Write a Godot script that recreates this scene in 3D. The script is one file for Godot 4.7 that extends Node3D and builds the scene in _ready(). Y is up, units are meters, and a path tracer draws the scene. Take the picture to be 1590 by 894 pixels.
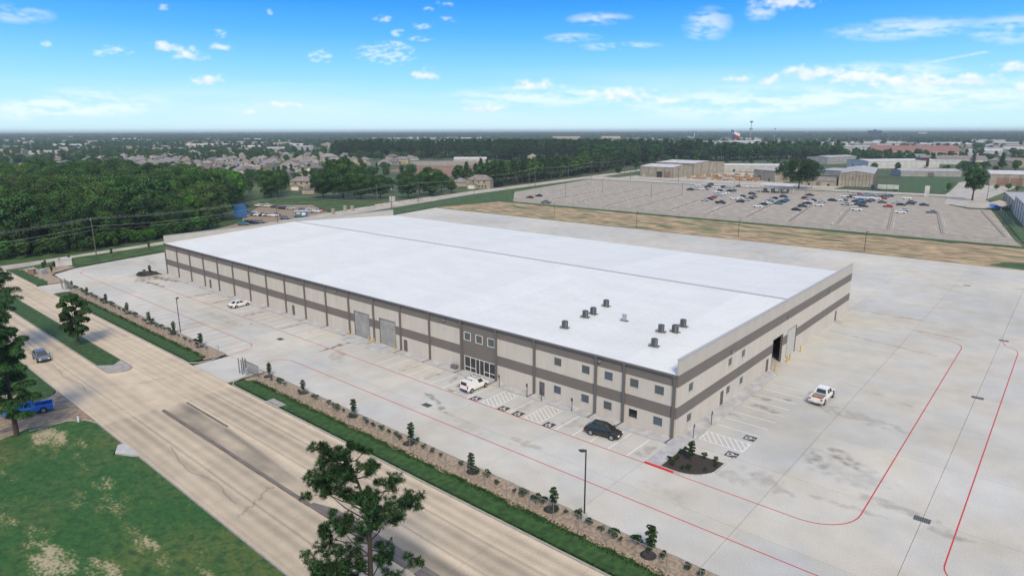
extends Node3D
# A large white-roofed warehouse seen from the air, its concrete yard, the roads around it and the flat suburb behind.
# The corner of the long front and the right-hand end wall is the origin; the front runs towards -x, the end wall towards -z.

var rng := RandomNumberGenerator.new()
var counts := {}
var M := {}
var T := {}
const EYE := Vector3(34.27, 38.09, 71.07)

class MB:
	var v := PackedVector3Array()
	var n := PackedVector3Array()
	var uv := PackedVector2Array()
	var c := PackedColorArray()
	var ix := PackedInt32Array()
	var col := Color(1, 1, 1)
	var uo := Vector2.ZERO
	var us := Vector2.ONE
	func vert(p: Vector3, nn: Vector3) -> int:
		v.append(p); n.append(nn); c.append(col); uv.append((Vector2(p.x, p.z) - uo) * us)
		return v.size() - 1
	func tri(a: Vector3, b: Vector3, d: Vector3) -> void:
		var nn := (b - a).cross(d - a).normalized()
		var i := vert(a, nn)
		vert(b, nn); vert(d, nn)
		ix.append_array([i, i + 2, i + 1])
	func quad(a: Vector3, b: Vector3, d: Vector3, e: Vector3) -> void:   # counter-clockwise from outside
		var nn := (b - a).cross(d - a)
		if nn.length_squared() < 1e-14: nn = (d - a).cross(e - a)
		nn = nn.normalized()
		var i := vert(a, nn)
		vert(b, nn); vert(d, nn); vert(e, nn)
		ix.append_array([i, i + 2, i + 1, i, i + 3, i + 2])
	func quadn(a: Vector3, b: Vector3, d: Vector3, e: Vector3, na: Vector3, nb: Vector3, nd: Vector3, ne: Vector3) -> void:
		var i := vert(a, na)
		vert(b, nb); vert(d, nd); vert(e, ne)
		ix.append_array([i, i + 2, i + 1, i, i + 3, i + 2])
	func box(lo: Vector3, hi: Vector3) -> void:
		hexa([Vector3(lo.x, lo.y, hi.z), Vector3(hi.x, lo.y, hi.z), Vector3(hi.x, lo.y, lo.z), Vector3(lo.x, lo.y, lo.z), Vector3(lo.x, hi.y, hi.z), Vector3(hi.x, hi.y, hi.z), Vector3(hi.x, hi.y, lo.z), Vector3(lo.x, hi.y, lo.z)])
	func hexa(p: Array) -> void:   # four bottom corners counter-clockwise from above, four top corners
		quad(p[0], p[1], p[5], p[4]); quad(p[1], p[2], p[6], p[5]); quad(p[2], p[3], p[7], p[6]); quad(p[3], p[0], p[4], p[7])
		quad(p[4], p[5], p[6], p[7]); quad(p[3], p[2], p[1], p[0])
	func obox(t: Transform3D, s: Vector3) -> void:
		var h := s * 0.5
		hexa([t * Vector3(-h.x, -h.y, h.z), t * Vector3(h.x, -h.y, h.z), t * Vector3(h.x, -h.y, -h.z), t * Vector3(-h.x, -h.y, -h.z), t * Vector3(-h.x, h.y, h.z), t * Vector3(h.x, h.y, h.z), t * Vector3(h.x, h.y, -h.z), t * Vector3(-h.x, h.y, -h.z)])
	func tube(a: Vector3, b: Vector3, ra: float, rb: float, seg := 8, caps := true) -> void:
		var d := (b - a).normalized()
		var s := d.cross(Vector3.UP if absf(d.y) < 0.9 else Vector3.RIGHT).normalized()
		var t := d.cross(s)
		for i in seg:
			var a0 := TAU * i / seg
			var a1 := TAU * (i + 1) / seg
			var u0 := s * cos(a0) + t * sin(a0)
			var u1 := s * cos(a1) + t * sin(a1)
			quadn(a + u0 * ra, a + u1 * ra, b + u1 * rb, b + u0 * rb, u0, u1, u1, u0)
			if caps:
				tri(b, b + u0 * rb, b + u1 * rb); tri(a, a + u1 * ra, a + u0 * ra)
	func path(p: Array, r: Array, seg := 7) -> void:
		for i in p.size() - 1: tube(p[i], p[i + 1], r[i], r[i + 1], seg, i == p.size() - 2)
	func sheet(poly: PackedVector2Array, y: float) -> void:
		var t := Geometry2D.triangulate_polygon(poly)
		for k in range(0, t.size(), 3):
			var a := poly[t[k]]; var b := poly[t[k + 1]]; var d := poly[t[k + 2]]
			if (b - a).cross(d - a) > 0.0:
				var q := b; b = d; d = q
			tri(Vector3(a.x, y, a.y), Vector3(b.x, y, b.y), Vector3(d.x, y, d.y))
	func slab(poly: PackedVector2Array, y0: float, y1: float) -> void:
		sheet(poly, y1)
		var q := poly.duplicate()
		if Geometry2D.is_polygon_clockwise(q): q.reverse()
		for i in q.size():
			var a := q[i]; var b := q[(i + 1) % q.size()]
			quad(Vector3(b.x, y0, b.y), Vector3(a.x, y0, a.y), Vector3(a.x, y1, a.y), Vector3(b.x, y1, b.y))
	func leaf(p: Vector3, face: Vector3, shade: Vector3, l: float, w: float, roll: float) -> void:
		var s := face.cross(Vector3.UP if absf(face.y) < 0.95 else Vector3.RIGHT).normalized()
		var t := face.cross(s)
		var a := s * cos(roll) + t * sin(roll)
		var b := face.cross(a)
		quadn(p - a * l, p - b * w, p + a * l, p + b * w, shade, shade, shade, shade)
	func mesh() -> ArrayMesh:
		var m := ArrayMesh.new()
		into(m)
		return m
	func into(m: ArrayMesh) -> void:
		if v.is_empty(): return
		var a := []
		a.resize(Mesh.ARRAY_MAX)
		a[Mesh.ARRAY_VERTEX] = v; a[Mesh.ARRAY_NORMAL] = n; a[Mesh.ARRAY_COLOR] = c; a[Mesh.ARRAY_TEX_UV] = uv; a[Mesh.ARRAY_INDEX] = ix
		m.add_surface_from_arrays(Mesh.PRIMITIVE_TRIANGLES, a)

# ---------------------------------------------------------------- helpers
func V(x, y, z) -> Vector3: return Vector3(x, y, z)
func rf(a: float, b: float) -> float: return rng.randf_range(a, b)
func rdir() -> Vector3:
	var z := rf(-1, 1); var a := rf(0, TAU); var r := sqrt(1 - z * z)
	return Vector3(r * cos(a), z, r * sin(a))
func poly(a: Array) -> PackedVector2Array:
	var p := PackedVector2Array()
	for i in range(0, a.size(), 2): p.append(Vector2(a[i], a[i + 1]))
	return p
func rect(x0, z0, x1, z1) -> PackedVector2Array: return poly([x0, z0, x1, z0, x1, z1, x0, z1])
func numbered(parent: Node, called: String) -> String:
	var key := str(parent.get_instance_id()) + called
	counts[key] = counts.get(key, 0) + 1
	return called if counts[key] == 1 else "%s_%03d" % [called, counts[key] - 1]
func put(o: Node, called: String, parent: Node = null) -> Node:
	if parent == null: parent = self
	o.name = numbered(parent, called)
	parent.add_child(o, true)
	return o
func obj(called: String, mb, m: Material, parent: Node = null) -> MeshInstance3D:
	var o := MeshInstance3D.new()
	o.mesh = mb.mesh() if mb is MB else mb
	if m: o.material_override = m
	put(o, called, parent)
	return o
func tag(o: Node, label: String, cat := "", group := "") -> Node:
	if label: o.set_meta("label", label)
	if cat: o.set_meta("category", cat)
	if group: o.set_meta("group", group)
	return o
func thing(called: String, label: String, cat: String, at := Vector3.ZERO, turn := 0.0, group := "") -> Node3D:
	var o := Node3D.new()
	put(o, called)
	o.position = at; o.rotation.y = turn
	tag(o, label, cat, group)
	return o
func kind(o: Node, k: String) -> Node:
	o.set_meta("kind", k)
	return o
func struct(called: String, mb, m: Material, parent: Node = null) -> MeshInstance3D:
	var o := obj(called, mb, m, parent)
	if parent == null: o.set_meta("kind", "structure")
	return o
func copy(o: Node3D, called: String, label: String, cat: String, at: Vector3, turn := 0.0, group := "", s := Vector3.ONE) -> Node3D:
	var r: Node3D = o.duplicate()
	r.name = numbered(self, called)
	add_child(r, true)
	r.position = at; r.rotation.y = turn; r.scale = s
	for k in ["group", "kind"]:
		if r.has_meta(k): r.remove_meta(k)
	tag(r, label, cat, group)
	return r
func lin(r: float, g: float, b: float) -> Color: return Color(r, g, b).linear_to_srgb()
func noise_tex(key: String, sd: int, freq: float, octaves: int, lo: Color, hi: Color, size := 512, mid = null) -> Texture2D:
	if T.has(key): return T[key]
	var f := FastNoiseLite.new()
	f.seed = sd; f.frequency = freq; f.fractal_octaves = octaves; f.noise_type = FastNoiseLite.TYPE_SIMPLEX_SMOOTH
	var t := NoiseTexture2D.new()
	t.width = size; t.height = size; t.seamless = true; t.noise = f
	var g := Gradient.new()
	g.set_color(0, lo); g.set_color(1, hi)
	if mid != null: g.add_point(0.5, mid)
	t.color_ramp = g
	T[key] = t
	return t
func gray(a: float) -> Color: return Color(a, a, a)
func mat(key: String, col: Color, rough := 0.8, metal := 0.0) -> StandardMaterial3D:
	if M.has(key): return M[key]
	var m := StandardMaterial3D.new()
	m.resource_name = key
	m.albedo_color = col; m.roughness = rough; m.metallic = metal
	M[key] = m
	return m
func textured(key: String, col: Color, rough: float, t1: Texture2D, s1: Vector3, t2: Texture2D = null, s2 := Vector3.ONE) -> StandardMaterial3D:
	if M.has(key): return M[key]
	var m := mat(key, col, rough)
	m.albedo_texture = t1
	m.uv1_triplanar = true; m.uv1_world_triplanar = true; m.uv1_scale = s1; m.uv1_triplanar_sharpness = 4.0
	if t2:
		m.detail_enabled = true; m.detail_blend_mode = BaseMaterial3D.BLEND_MODE_MUL
		m.detail_albedo = t2; m.detail_uv_layer = BaseMaterial3D.DETAIL_UV_2
		m.uv2_triplanar = true; m.uv2_world_triplanar = true; m.uv2_scale = s2; m.uv2_triplanar_sharpness = 4.0
	return m
func glassy(key: String, col: Color, rough := 0.06) -> StandardMaterial3D:
	var m := mat(key, col, rough)
	m.metallic_specular = 0.7
	return m
func leafy(key: String) -> StandardMaterial3D:
	if M.has(key): return M[key]
	var m := mat(key, Color.WHITE, 0.65)
	m.vertex_color_use_as_albedo = true
	m.metallic_specular = 0.3
	m.backlight_enabled = true; m.backlight = Color(0.80, 0.88, 0.40)
	return m
func ordinal(k: int) -> String:
	var w := ["first", "second", "third", "fourth", "fifth", "sixth", "seventh", "eighth", "ninth", "tenth", "eleventh", "twelfth"]
	if k < 12: return w[k]
	k += 1
	var e: String = "th" if k % 100 in [11, 12, 13] else ["th", "st", "nd", "rd", "th", "th", "th", "th", "th", "th"][k % 10]
	return str(k) + e
func seen_x(p: Vector3) -> float:   # how far to the right a place lies in the view, for «from the left»
	return -atan2(-(p.x - EYE.x), -(p.z - EYE.z))
func ordinals(list: Array) -> void:   # [node, "white car", "in the far parking lot"] -> a label each
	list.sort_custom(func(a, b): return seen_x(a[0].position) < seen_x(b[0].position))
	var total := {}
	var at := {}
	for e in list: total[e[1]] = total.get(e[1], 0) + 1
	for e in list:
		var k: int = at.get(e[1], 0)
		at[e[1]] = k + 1
		e[0].set_meta("label", ("the only %s %s" % [e[1], e[2]]) if total[e[1]] == 1 else ("%s %s from the left, %s" % [ordinal(k), e[1], e[2]]))

# ---------------------------------------------------------------- sky
var cloud_noise := FastNoiseLite.new()
var wisp_noise := FastNoiseLite.new()
func sky_base(az: float, el: float) -> Color:   # degrees -> linear colour
	var stops := [[0.0, lin3(203, 233, 244)], [1.6, lin3(186, 226, 240)], [3.4, lin3(160, 216, 238)], [5.4, lin3(128, 198, 238)], [7.6, lin3(90, 174, 238)], [10.0, lin3(58, 149, 234)], [16.0, lin3(42, 128, 222)], [90.0, lin3(40, 108, 196)]]
	var c: Color = stops[7][1]
	for i in 7:
		if el < stops[i + 1][0]:
			c = stops[i][1].lerp(stops[i + 1][1], (el - stops[i][0]) / (stops[i + 1][0] - stops[i][0]))
			break
	return Color(c.r * 1.08, c.g * 1.08, c.b * 1.06)
func lin3(r: int, g: int, b: int) -> Color: return Color8(r, g, b).srgb_to_linear()
func sky_color(az: float, el: float) -> Color:
	var c := sky_base(az, el)
	var e := deg_to_rad(el); var a := deg_to_rad(az)
	# low haze streaks
	var w := wisp_noise.get_noise_2d(az * 1.1, el * 9.0)
	var low := clampf(1.0 - absf(el - 2.2) / 3.0, 0, 1)
	c = c.lerp(Color(0.80, 0.90, 0.97), clampf(w * 1.6 + 0.25, 0, 1) * 0.45 * low)
	# broken cloud overhead on one flat layer
	var d := Vector2(sin(a), -cos(a)) * (cos(e) / (sin(e) + 0.10))
	var n := cloud_noise.get_noise_2d(d.x * 34.0, d.y * 34.0)
	var cover := smoothstep(-0.22, 0.30, n) * smoothstep(9.5, 19.0, el)
	var tone := 0.92 - 0.22 * smoothstep(0.0, 0.7, n)
	return c.lerp(Color(tone, tone * 1.0, tone * 1.02), cover * 0.9)
func build_sky() -> Texture2D:
	cloud_noise.seed = 5; cloud_noise.frequency = 0.02; cloud_noise.fractal_octaves = 5
	wisp_noise.seed = 9; wisp_noise.frequency = 0.02; wisp_noise.fractal_octaves = 4
	var W := 4096; var Hh := 2048
	var low := Image.create(1024, 512, false, Image.FORMAT_RGBF)
	for y in 257:
		var el := 90.0 - (y + 0.5) * 180.0 / 512.0
		for x in 1024: low.set_pixel(x, y, sky_color((x + 0.5) * 360.0 / 1024.0 - 180.0, maxf(el, 0)))
	for y in range(257, 512):
		for x in 1024: low.set_pixel(x, y, Color(0.25, 0.3, 0.25))
	low.resize(W, Hh, Image.INTERPOLATE_BILINEAR)
	var top := int((90.0 - 14.0) / 180.0 * Hh)
	for y in range(top, 1025):
		var el := maxf(90.0 - (y + 0.5) * 180.0 / Hh, 0)
		for x in W: low.set_pixel(x, y, sky_color((x + 0.5) * 360.0 / W - 180.0, el))
	var pn := FastNoiseLite.new()
	pn.seed = 3; pn.frequency = 0.9; pn.fractal_octaves = 4
	for q in [[-67.58,6.01,0.70,0.45,0],[-65.96,5.50,1.36,0.40,0],[-66.21,6.07,0.99,0.25,1],[-63.68,6.19,0.75,0.31,0],[-64.91,3.78,1.11,0.51,0],[-59.54,2.04,2.01,0.32,0],[-61.81,1.43,0.68,0.26,0],[-70.50,5.68,0.91,0.34,1],[-71.76,5.40,0.56,0.19,1],[-74.78,5.89,0.30,0.23,1],[-67.26,8.78,0.31,0.25,1],[-63.57,7.28,0.38,0.36,1],[-56.37,5.82,0.83,0.49,1],[-59.85,8.83,0.25,0.26,1],[-51.14,6.13,2.28,0.77,1],[-50.48,6.87,0.87,0.28,1],[-48.49,7.30,0.99,0.17,1],[-50.19,7.75,0.55,0.28,1],[-51.27,8.69,0.76,0.28,1],[-48.20,8.27,0.66,0.22,1],[-45.99,8.83,0.61,0.22,1],[-46.33,9.92,0.67,0.17,1],[-47.74,9.52,0.50,0.17,1],[-47.96,4.47,1.33,0.56,0],[-39.12,3.61,2.03,0.62,0],[-43.30,1.80,2.02,0.39,0],[-31.57,2.84,2.30,0.67,0],[-34.12,3.12,0.67,0.34,0],[-28.31,2.34,1.82,0.22,0],[-33.75,8.77,2.44,0.50,2],[-25.23,8.08,1.76,1.30,2],[-35.81,7.36,2.23,0.39,2],[-32.13,6.66,3.29,0.33,2],[-19.49,9.33,2.20,0.73,0],[-21.27,8.81,1.08,0.74,2],[-22.41,3.93,1.10,0.37,0],[-20.34,3.73,0.78,0.47,0],[-17.29,4.16,2.33,0.67,0],[-14.17,3.73,2.65,0.60,0],[-10.41,3.32,3.27,0.58,0],[-6.95,3.32,2.26,0.51,0],[-4.38,4.03,1.41,0.53,0],[-4.08,2.66,0.49,0.44,0],[-13.38,4.24,5.64,0.69,2],[-7.91,4.93,2.77,0.14,3],[-5.25,6.51,2.14,0.99,2],[-11.65,7.00,4.58,0.77,2],[-72.27,2.01,4.42,1.05,2],[-22.27,2.11,10.04,1.38,2],[-37.88,2.78,8.99,0.90,2],[-9.10,2.31,8.76,1.14,2],[-75.76,1.51,2.96,0.91,2],[-76.29,7.66,2.14,0.63,2]]:
		var k: int = q[4]
		var g := 1.7
		for y in range(int((90.0 - q[1] - q[3] * g) / 180.0 * Hh), mini(int((90.0 - q[1] + q[3] * g) / 180.0 * Hh) + 1, 1025)):
			for x in range(int((q[0] - q[2] * g + 180.0) / 360.0 * W), int((q[0] + q[2] * g + 180.0) / 360.0 * W) + 1):
				var az := (x + 0.5) * 360.0 / W - 180.0
				var el := 90.0 - (y + 0.5) * 180.0 / Hh
				var u: float = (az - q[0]) / q[2]
				var w: float = (el - q[1]) / q[3]
				var old := low.get_pixel(posmod(x, W), y)
				var a := 0.0
				var cc := Color(1.0, 1.0, 1.0)
				if k == 0:
					var lump := pn.get_noise_2d(az * 0.85, el * 1.5) * 1.25 + pn.get_noise_2d(az * 2.6 + 40.0, el * 3.6) * 0.4
					var ww := w / (0.95 if w > 0.0 else 0.62)
					a = smoothstep(-0.16, 0.85, 1.0 - sqrt(u * u + ww * ww) + lump * 0.62) * 0.78
					a *= smoothstep(-0.1, 0.25, 1.7 - sqrt(u * u + w * w))
					var sh := clampf(0.42 + w * 0.6 + lump * 0.45, 0, 1)
					cc = Color(0.70, 0.77, 0.88).lerp(Color(0.98, 0.96, 0.95), sh)
				elif k == 1:
					var n1 := pn.get_noise_2d(az * 0.9 + el * 0.6, el * 4.2 - az * 0.8)
					a = smoothstep(-0.05, 0.95, 0.55 - 0.45 * (u * u + w * w) + n1 * 1.5) * clampf(1.8 - u * u - w * w, 0, 1) * 0.42
				elif k == 2:
					var n2 := pn.get_noise_2d(az * 0.22 + el * 0.25, el * 1.3)
					a = clampf(1.0 - u * u * 0.7 - w * w * 0.8, 0, 1) * clampf(0.5 + n2 * 1.5 + pn.get_noise_2d(az * 1.1 + el * 1.2, el * 4.0) * 0.7, 0, 1) * 0.5
				else:
					var ww2: float = (el - q[1] - (az - q[0]) * 0.16) / 0.09
					a = clampf(1.0 - absf(ww2), 0, 1) * clampf(1.3 - u * u, 0, 1) * (0.45 + 0.3 * pn.get_noise_2d(az * 3.0, 2.0))
				low.set_pixel(posmod(x, W), y, old.lerp(cc, clampf(a, 0, 1)))
	var turned := Image.create(W, Hh, false, Image.FORMAT_RGBF)   # the picture's first column is straight ahead (-z)
	turned.blit_rect(low, Rect2i(W / 2, 0, W / 2, Hh), Vector2i(0, 0))
	turned.blit_rect(low, Rect2i(0, 0, W / 2, Hh), Vector2i(W / 2, 0))
	return ImageTexture.create_from_image(turned)

# ---------------------------------------------------------------- materials
func make_materials() -> void:
	var fine := noise_tex("fine", 1, 0.05, 4, gray(0.90), gray(1.0))
	var blotch := noise_tex("blotch", 2, 0.012, 5, gray(0.80), gray(1.0))
	var fine_light := noise_tex("fine_light", 3, 0.05, 4, gray(0.96), gray(1.0))
	var streak := noise_tex("streak", 7, 0.02, 5, gray(0.74), gray(1.0))
	textured("wall_light", lin(0.615, 0.57, 0.50), 0.85, noise_tex("runoff", 15, 0.02, 5, gray(0.955), gray(1.0)), Vector3(0.09, 0.012, 0.09), blotch_light(), Vector3(0.05, 0.02, 0.05))
	textured("wall_dark", lin(0.185, 0.165, 0.145), 0.8, fine_light, Vector3(0.4, 0.4, 0.4), blotch_light(), Vector3(0.05, 0.02, 0.05))
	textured("trim_dark", lin(0.15, 0.14, 0.135), 0.6, fine, Vector3(0.4, 0.4, 0.4))
	textured("parapet", lin(0.53, 0.495, 0.44), 0.85, fine_light, Vector3(0.4, 0.4, 0.4), blotch_light(), Vector3(0.05, 0.02, 0.05))
	textured("roof_white", lin(0.755, 0.785, 0.775), 0.55, blotch_light(), Vector3(0.012, 0.05, 0.03), fine, Vector3(0.02, 0.3, 0.5))
	textured("roof_white_b", lin(0.735, 0.765, 0.755), 0.55, blotch_light(), Vector3(0.012, 0.05, 0.03), fine, Vector3(0.02, 0.3, 0.5))
	textured("roof_white_c", lin(0.785, 0.815, 0.80), 0.5, blotch_light(), Vector3(0.02, 0.05, 0.02), fine, Vector3(0.02, 0.3, 0.5))
	textured("roof_cap", lin(0.42, 0.43, 0.45), 0.5, fine, Vector3(0.3, 0.3, 0.3))
	textured("walk", lin(0.62, 0.625, 0.62), 0.85, fine, Vector3(0.3, 0.3, 0.3), blotch, Vector3(0.07, 0.07, 0.07))
	textured("kerb", lin(0.46, 0.44, 0.41), 0.85, fine, Vector3(0.3, 0.3, 0.3), blotch, Vector3(0.11, 0.11, 0.11))
	var rd := mat("road", lin(0.73, 0.615, 0.445), 0.9)
	rd.albedo_texture = road_texture()
	rd.detail_enabled = true; rd.detail_blend_mode = BaseMaterial3D.BLEND_MODE_MUL; rd.detail_uv_layer = BaseMaterial3D.DETAIL_UV_2
	rd.detail_albedo = noise_tex("concrete_fine", 91, 0.06, 5, gray(0.88), gray(1.0)); rd.uv2_triplanar = true; rd.uv2_world_triplanar = true; rd.uv2_scale = Vector3(0.14, 0.14, 0.14)
	textured("road_dark", lin(0.23, 0.20, 0.18), 0.9, streak, Vector3(0.03, 0.1, 0.25), fine, Vector3(0.3, 0.3, 0.3))
	textured("street", lin(0.58, 0.54, 0.46), 0.9, blotch, Vector3(0.02, 0.02, 0.02), fine, Vector3(0.2, 0.2, 0.2))
	textured("lot", lin(0.48, 0.43, 0.345), 0.9, noise_tex("lotstreak", 17, 0.016, 5, gray(0.78), gray(1.0)), Vector3(0.02, 0.02, 0.035), fine, Vector3(0.1, 0.1, 0.1))
	textured("bed", lin(0.24, 0.175, 0.135), 0.95, blotch, Vector3(0.1, 0.1, 0.1), fine, Vector3(0.4, 0.4, 0.4))
	textured("grass", lin(0.070, 0.190, 0.040), 0.95, noise_tex("grassy", 21, 0.03, 5, Color(0.52, 0.58, 0.50), Color(1.0, 1.0, 0.92)), Vector3(0.05, 0.05, 0.05), noise_tex("grassfine", 22, 0.2, 3, gray(0.62), gray(1.0)), Vector3(0.3, 0.3, 0.3))
	textured("far_grass", lin(0.11, 0.23, 0.055), 0.95, noise_tex("grassy", 21, 0.03, 5, gray(0.6), gray(1.0)), Vector3(0.012, 0.012, 0.012), noise_tex("grassfine", 22, 0.2, 3, gray(0.6), gray(1.0)), Vector3(0.05, 0.05, 0.05))
	textured("terrain", lin(0.12, 0.17, 0.075), 0.95, noise_tex("land", 31, 0.02, 6, Color(0.55, 0.65, 0.5), Color(1.0, 0.98, 0.9)), Vector3(0.0012, 0.0012, 0.0012), blotch, Vector3(0.01, 0.01, 0.01))
	textured("sand", lin(0.55, 0.45, 0.34), 0.95, noise_tex("sandy", 41, 0.03, 5, Color(0.66, 0.62, 0.56), Color(1.0, 1.0, 1.0)), Vector3(0.12, 0.12, 0.12), fine, Vector3(0.6, 0.6, 0.6))
	textured("dirt", lin(0.58, 0.46, 0.315), 0.95, noise_tex("dirty", 43, 0.02, 6, Color(0.66, 0.66, 0.54), Color(1.0, 0.98, 0.94), 512, Color(0.88, 0.85, 0.78)), Vector3(0.014, 0.03, 0.018), noise_tex("blotch", 2, 0.012, 5, gray(0.8), gray(1)), Vector3(0.011, 0.02, 0.013))
	textured("weeds", lin(0.20, 0.27, 0.10), 0.95, noise_tex("grassfine", 22, 0.2, 3, gray(0.6), gray(1.0)), Vector3(0.1, 0.1, 0.1))
	textured("red_dirt", lin(0.42, 0.26, 0.18), 0.95, noise_tex("sandy", 41, 0.03, 5, gray(0.6), gray(1)), Vector3(0.01, 0.01, 0.01), blotch, Vector3(0.004, 0.004, 0.004))
	textured("mulch", lin(0.065, 0.05, 0.04), 0.95, noise_tex("grassfine", 22, 0.2, 3, gray(0.6), gray(1.0)), Vector3(0.3, 0.3, 0.3))
	textured("gravel_drive", lin(0.43, 0.35, 0.26), 0.95, noise_tex("sandy", 41, 0.03, 5, gray(0.6), gray(1)), Vector3(0.05, 0.05, 0.05), fine, Vector3(0.5, 0.5, 0.5))
	textured("bark", lin(0.12, 0.095, 0.075), 0.95, noise_tex("barky", 51, 0.06, 4, gray(0.5), gray(1.0)), Vector3(0.8, 0.15, 0.8))
	textured("red_paint", lin(0.50, 0.045, 0.045), 0.7, noise_tex("worn", 61, 0.06, 4, Color(0.93, 0.80, 0.80), Color(1, 1, 1)), Vector3(0.25, 0.25, 0.25))
	textured("white_paint", lin(0.80, 0.80, 0.79), 0.7, fine, Vector3(0.3, 0.3, 0.3))
	textured("black_paint", lin(0.06, 0.06, 0.065), 0.8, fine, Vector3(0.3, 0.3, 0.3))
	textured("wood_pole", lin(0.26, 0.22, 0.18), 0.95, noise_tex("barky", 51, 0.06, 4, gray(0.5), gray(1.0)), Vector3(1.0, 0.1, 1.0))
	textured("lumber", lin(0.52, 0.30, 0.14), 0.9, blotch, Vector3(0.3, 0.3, 0.3))
	mat("frame_white", lin(0.72, 0.72, 0.70), 0.5)
	mat("frame_light", lin(0.50, 0.49, 0.47), 0.5)
	glassy("glass_store", lin(0.012, 0.016, 0.018))
	glassy("glass_window", lin(0.06, 0.08, 0.08), 0.08)
	glassy("glass_blue", lin(0.06, 0.085, 0.12), 0.08)
	glassy("glass_dark", lin(0.012, 0.015, 0.017), 0.05)
	mat("door_dark", lin(0.12, 0.11, 0.11), 0.6)
	textured("shutter", lin(0.46, 0.46, 0.44), 0.6, fine, Vector3(0.3, 0.3, 0.3), blotch, Vector3(0.06, 0.06, 0.06))
	mat("yellow", lin(0.55, 0.36, 0.04), 0.6)
	mat("black_metal", lin(0.03, 0.03, 0.032), 0.5)
	mat("unit_dark", lin(0.14, 0.15, 0.155), 0.6)
	mat("steel", lin(0.42, 0.43, 0.44), 0.45, 0.3)
	mat("tyre", lin(0.018, 0.018, 0.018), 0.9)
	mat("rim", lin(0.40, 0.41, 0.42), 0.35, 0.6)
	mat("lamp_red", lin(0.35, 0.015, 0.015), 0.25)
	mat("lamp_clear", lin(0.75, 0.77, 0.78), 0.12)
	mat("plastic_dark", lin(0.03, 0.03, 0.03), 0.6)
	mat("wire", lin(0.55, 0.56, 0.56), 0.6)
	mat("fence_steel", lin(0.30, 0.30, 0.29), 0.5, 0.3)
	leafy("leaf"); leafy("needle")
	for p in [["white", 0.78, 0.78, 0.77], ["silver", 0.42, 0.43, 0.44], ["grey", 0.16, 0.165, 0.17], ["black", 0.014, 0.015, 0.017], ["navy", 0.022, 0.035, 0.075], ["blue", 0.03, 0.13, 0.34], ["bright blue", 0.012, 0.16, 0.62], ["teal", 0.03, 0.17, 0.19], ["red", 0.36, 0.015, 0.018], ["maroon", 0.09, 0.016, 0.018], ["green", 0.05, 0.085, 0.05], ["blue-grey", 0.09, 0.12, 0.17]]:
		var m := mat("paint " + p[0], lin(p[1], p[2], p[3]), 0.35)
		m.clearcoat_enabled = true; m.clearcoat = 0.6; m.clearcoat_roughness = 0.08
	for p in [["tan", 0.52, 0.45, 0.33], ["beige", 0.56, 0.50, 0.40], ["pale", 0.70, 0.67, 0.61], ["brick", 0.34, 0.22, 0.17], ["putty", 0.46, 0.41, 0.32], ["grey wall", 0.45, 0.45, 0.43], ["white wall", 0.75, 0.75, 0.73], ["cream", 0.66, 0.55, 0.37]]:
		textured(p[0], lin(p[1], p[2], p[3]), 0.85, blotch, Vector3(0.03, 0.03, 0.03), fine, Vector3(0.2, 0.2, 0.2))
	for p in [["grey roof", 0.30, 0.28, 0.28], ["dark roof", 0.20, 0.19, 0.20], ["brown roof", 0.30, 0.265, 0.235], ["tan roof", 0.39, 0.36, 0.32], ["metal roof", 0.52, 0.53, 0.54], ["white roof", 0.72, 0.72, 0.71], ["red roof", 0.36, 0.175, 0.145], ["teal roof", 0.26, 0.37, 0.36]]:
		textured(p[0], lin(p[1], p[2], p[3]), 0.8, blotch, Vector3(0.04, 0.04, 0.04), fine, Vector3(0.2, 0.2, 0.2))
func blotch_light() -> Texture2D: return noise_tex("blotch_light", 14, 0.012, 5, gray(0.955), gray(1.0))

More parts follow.
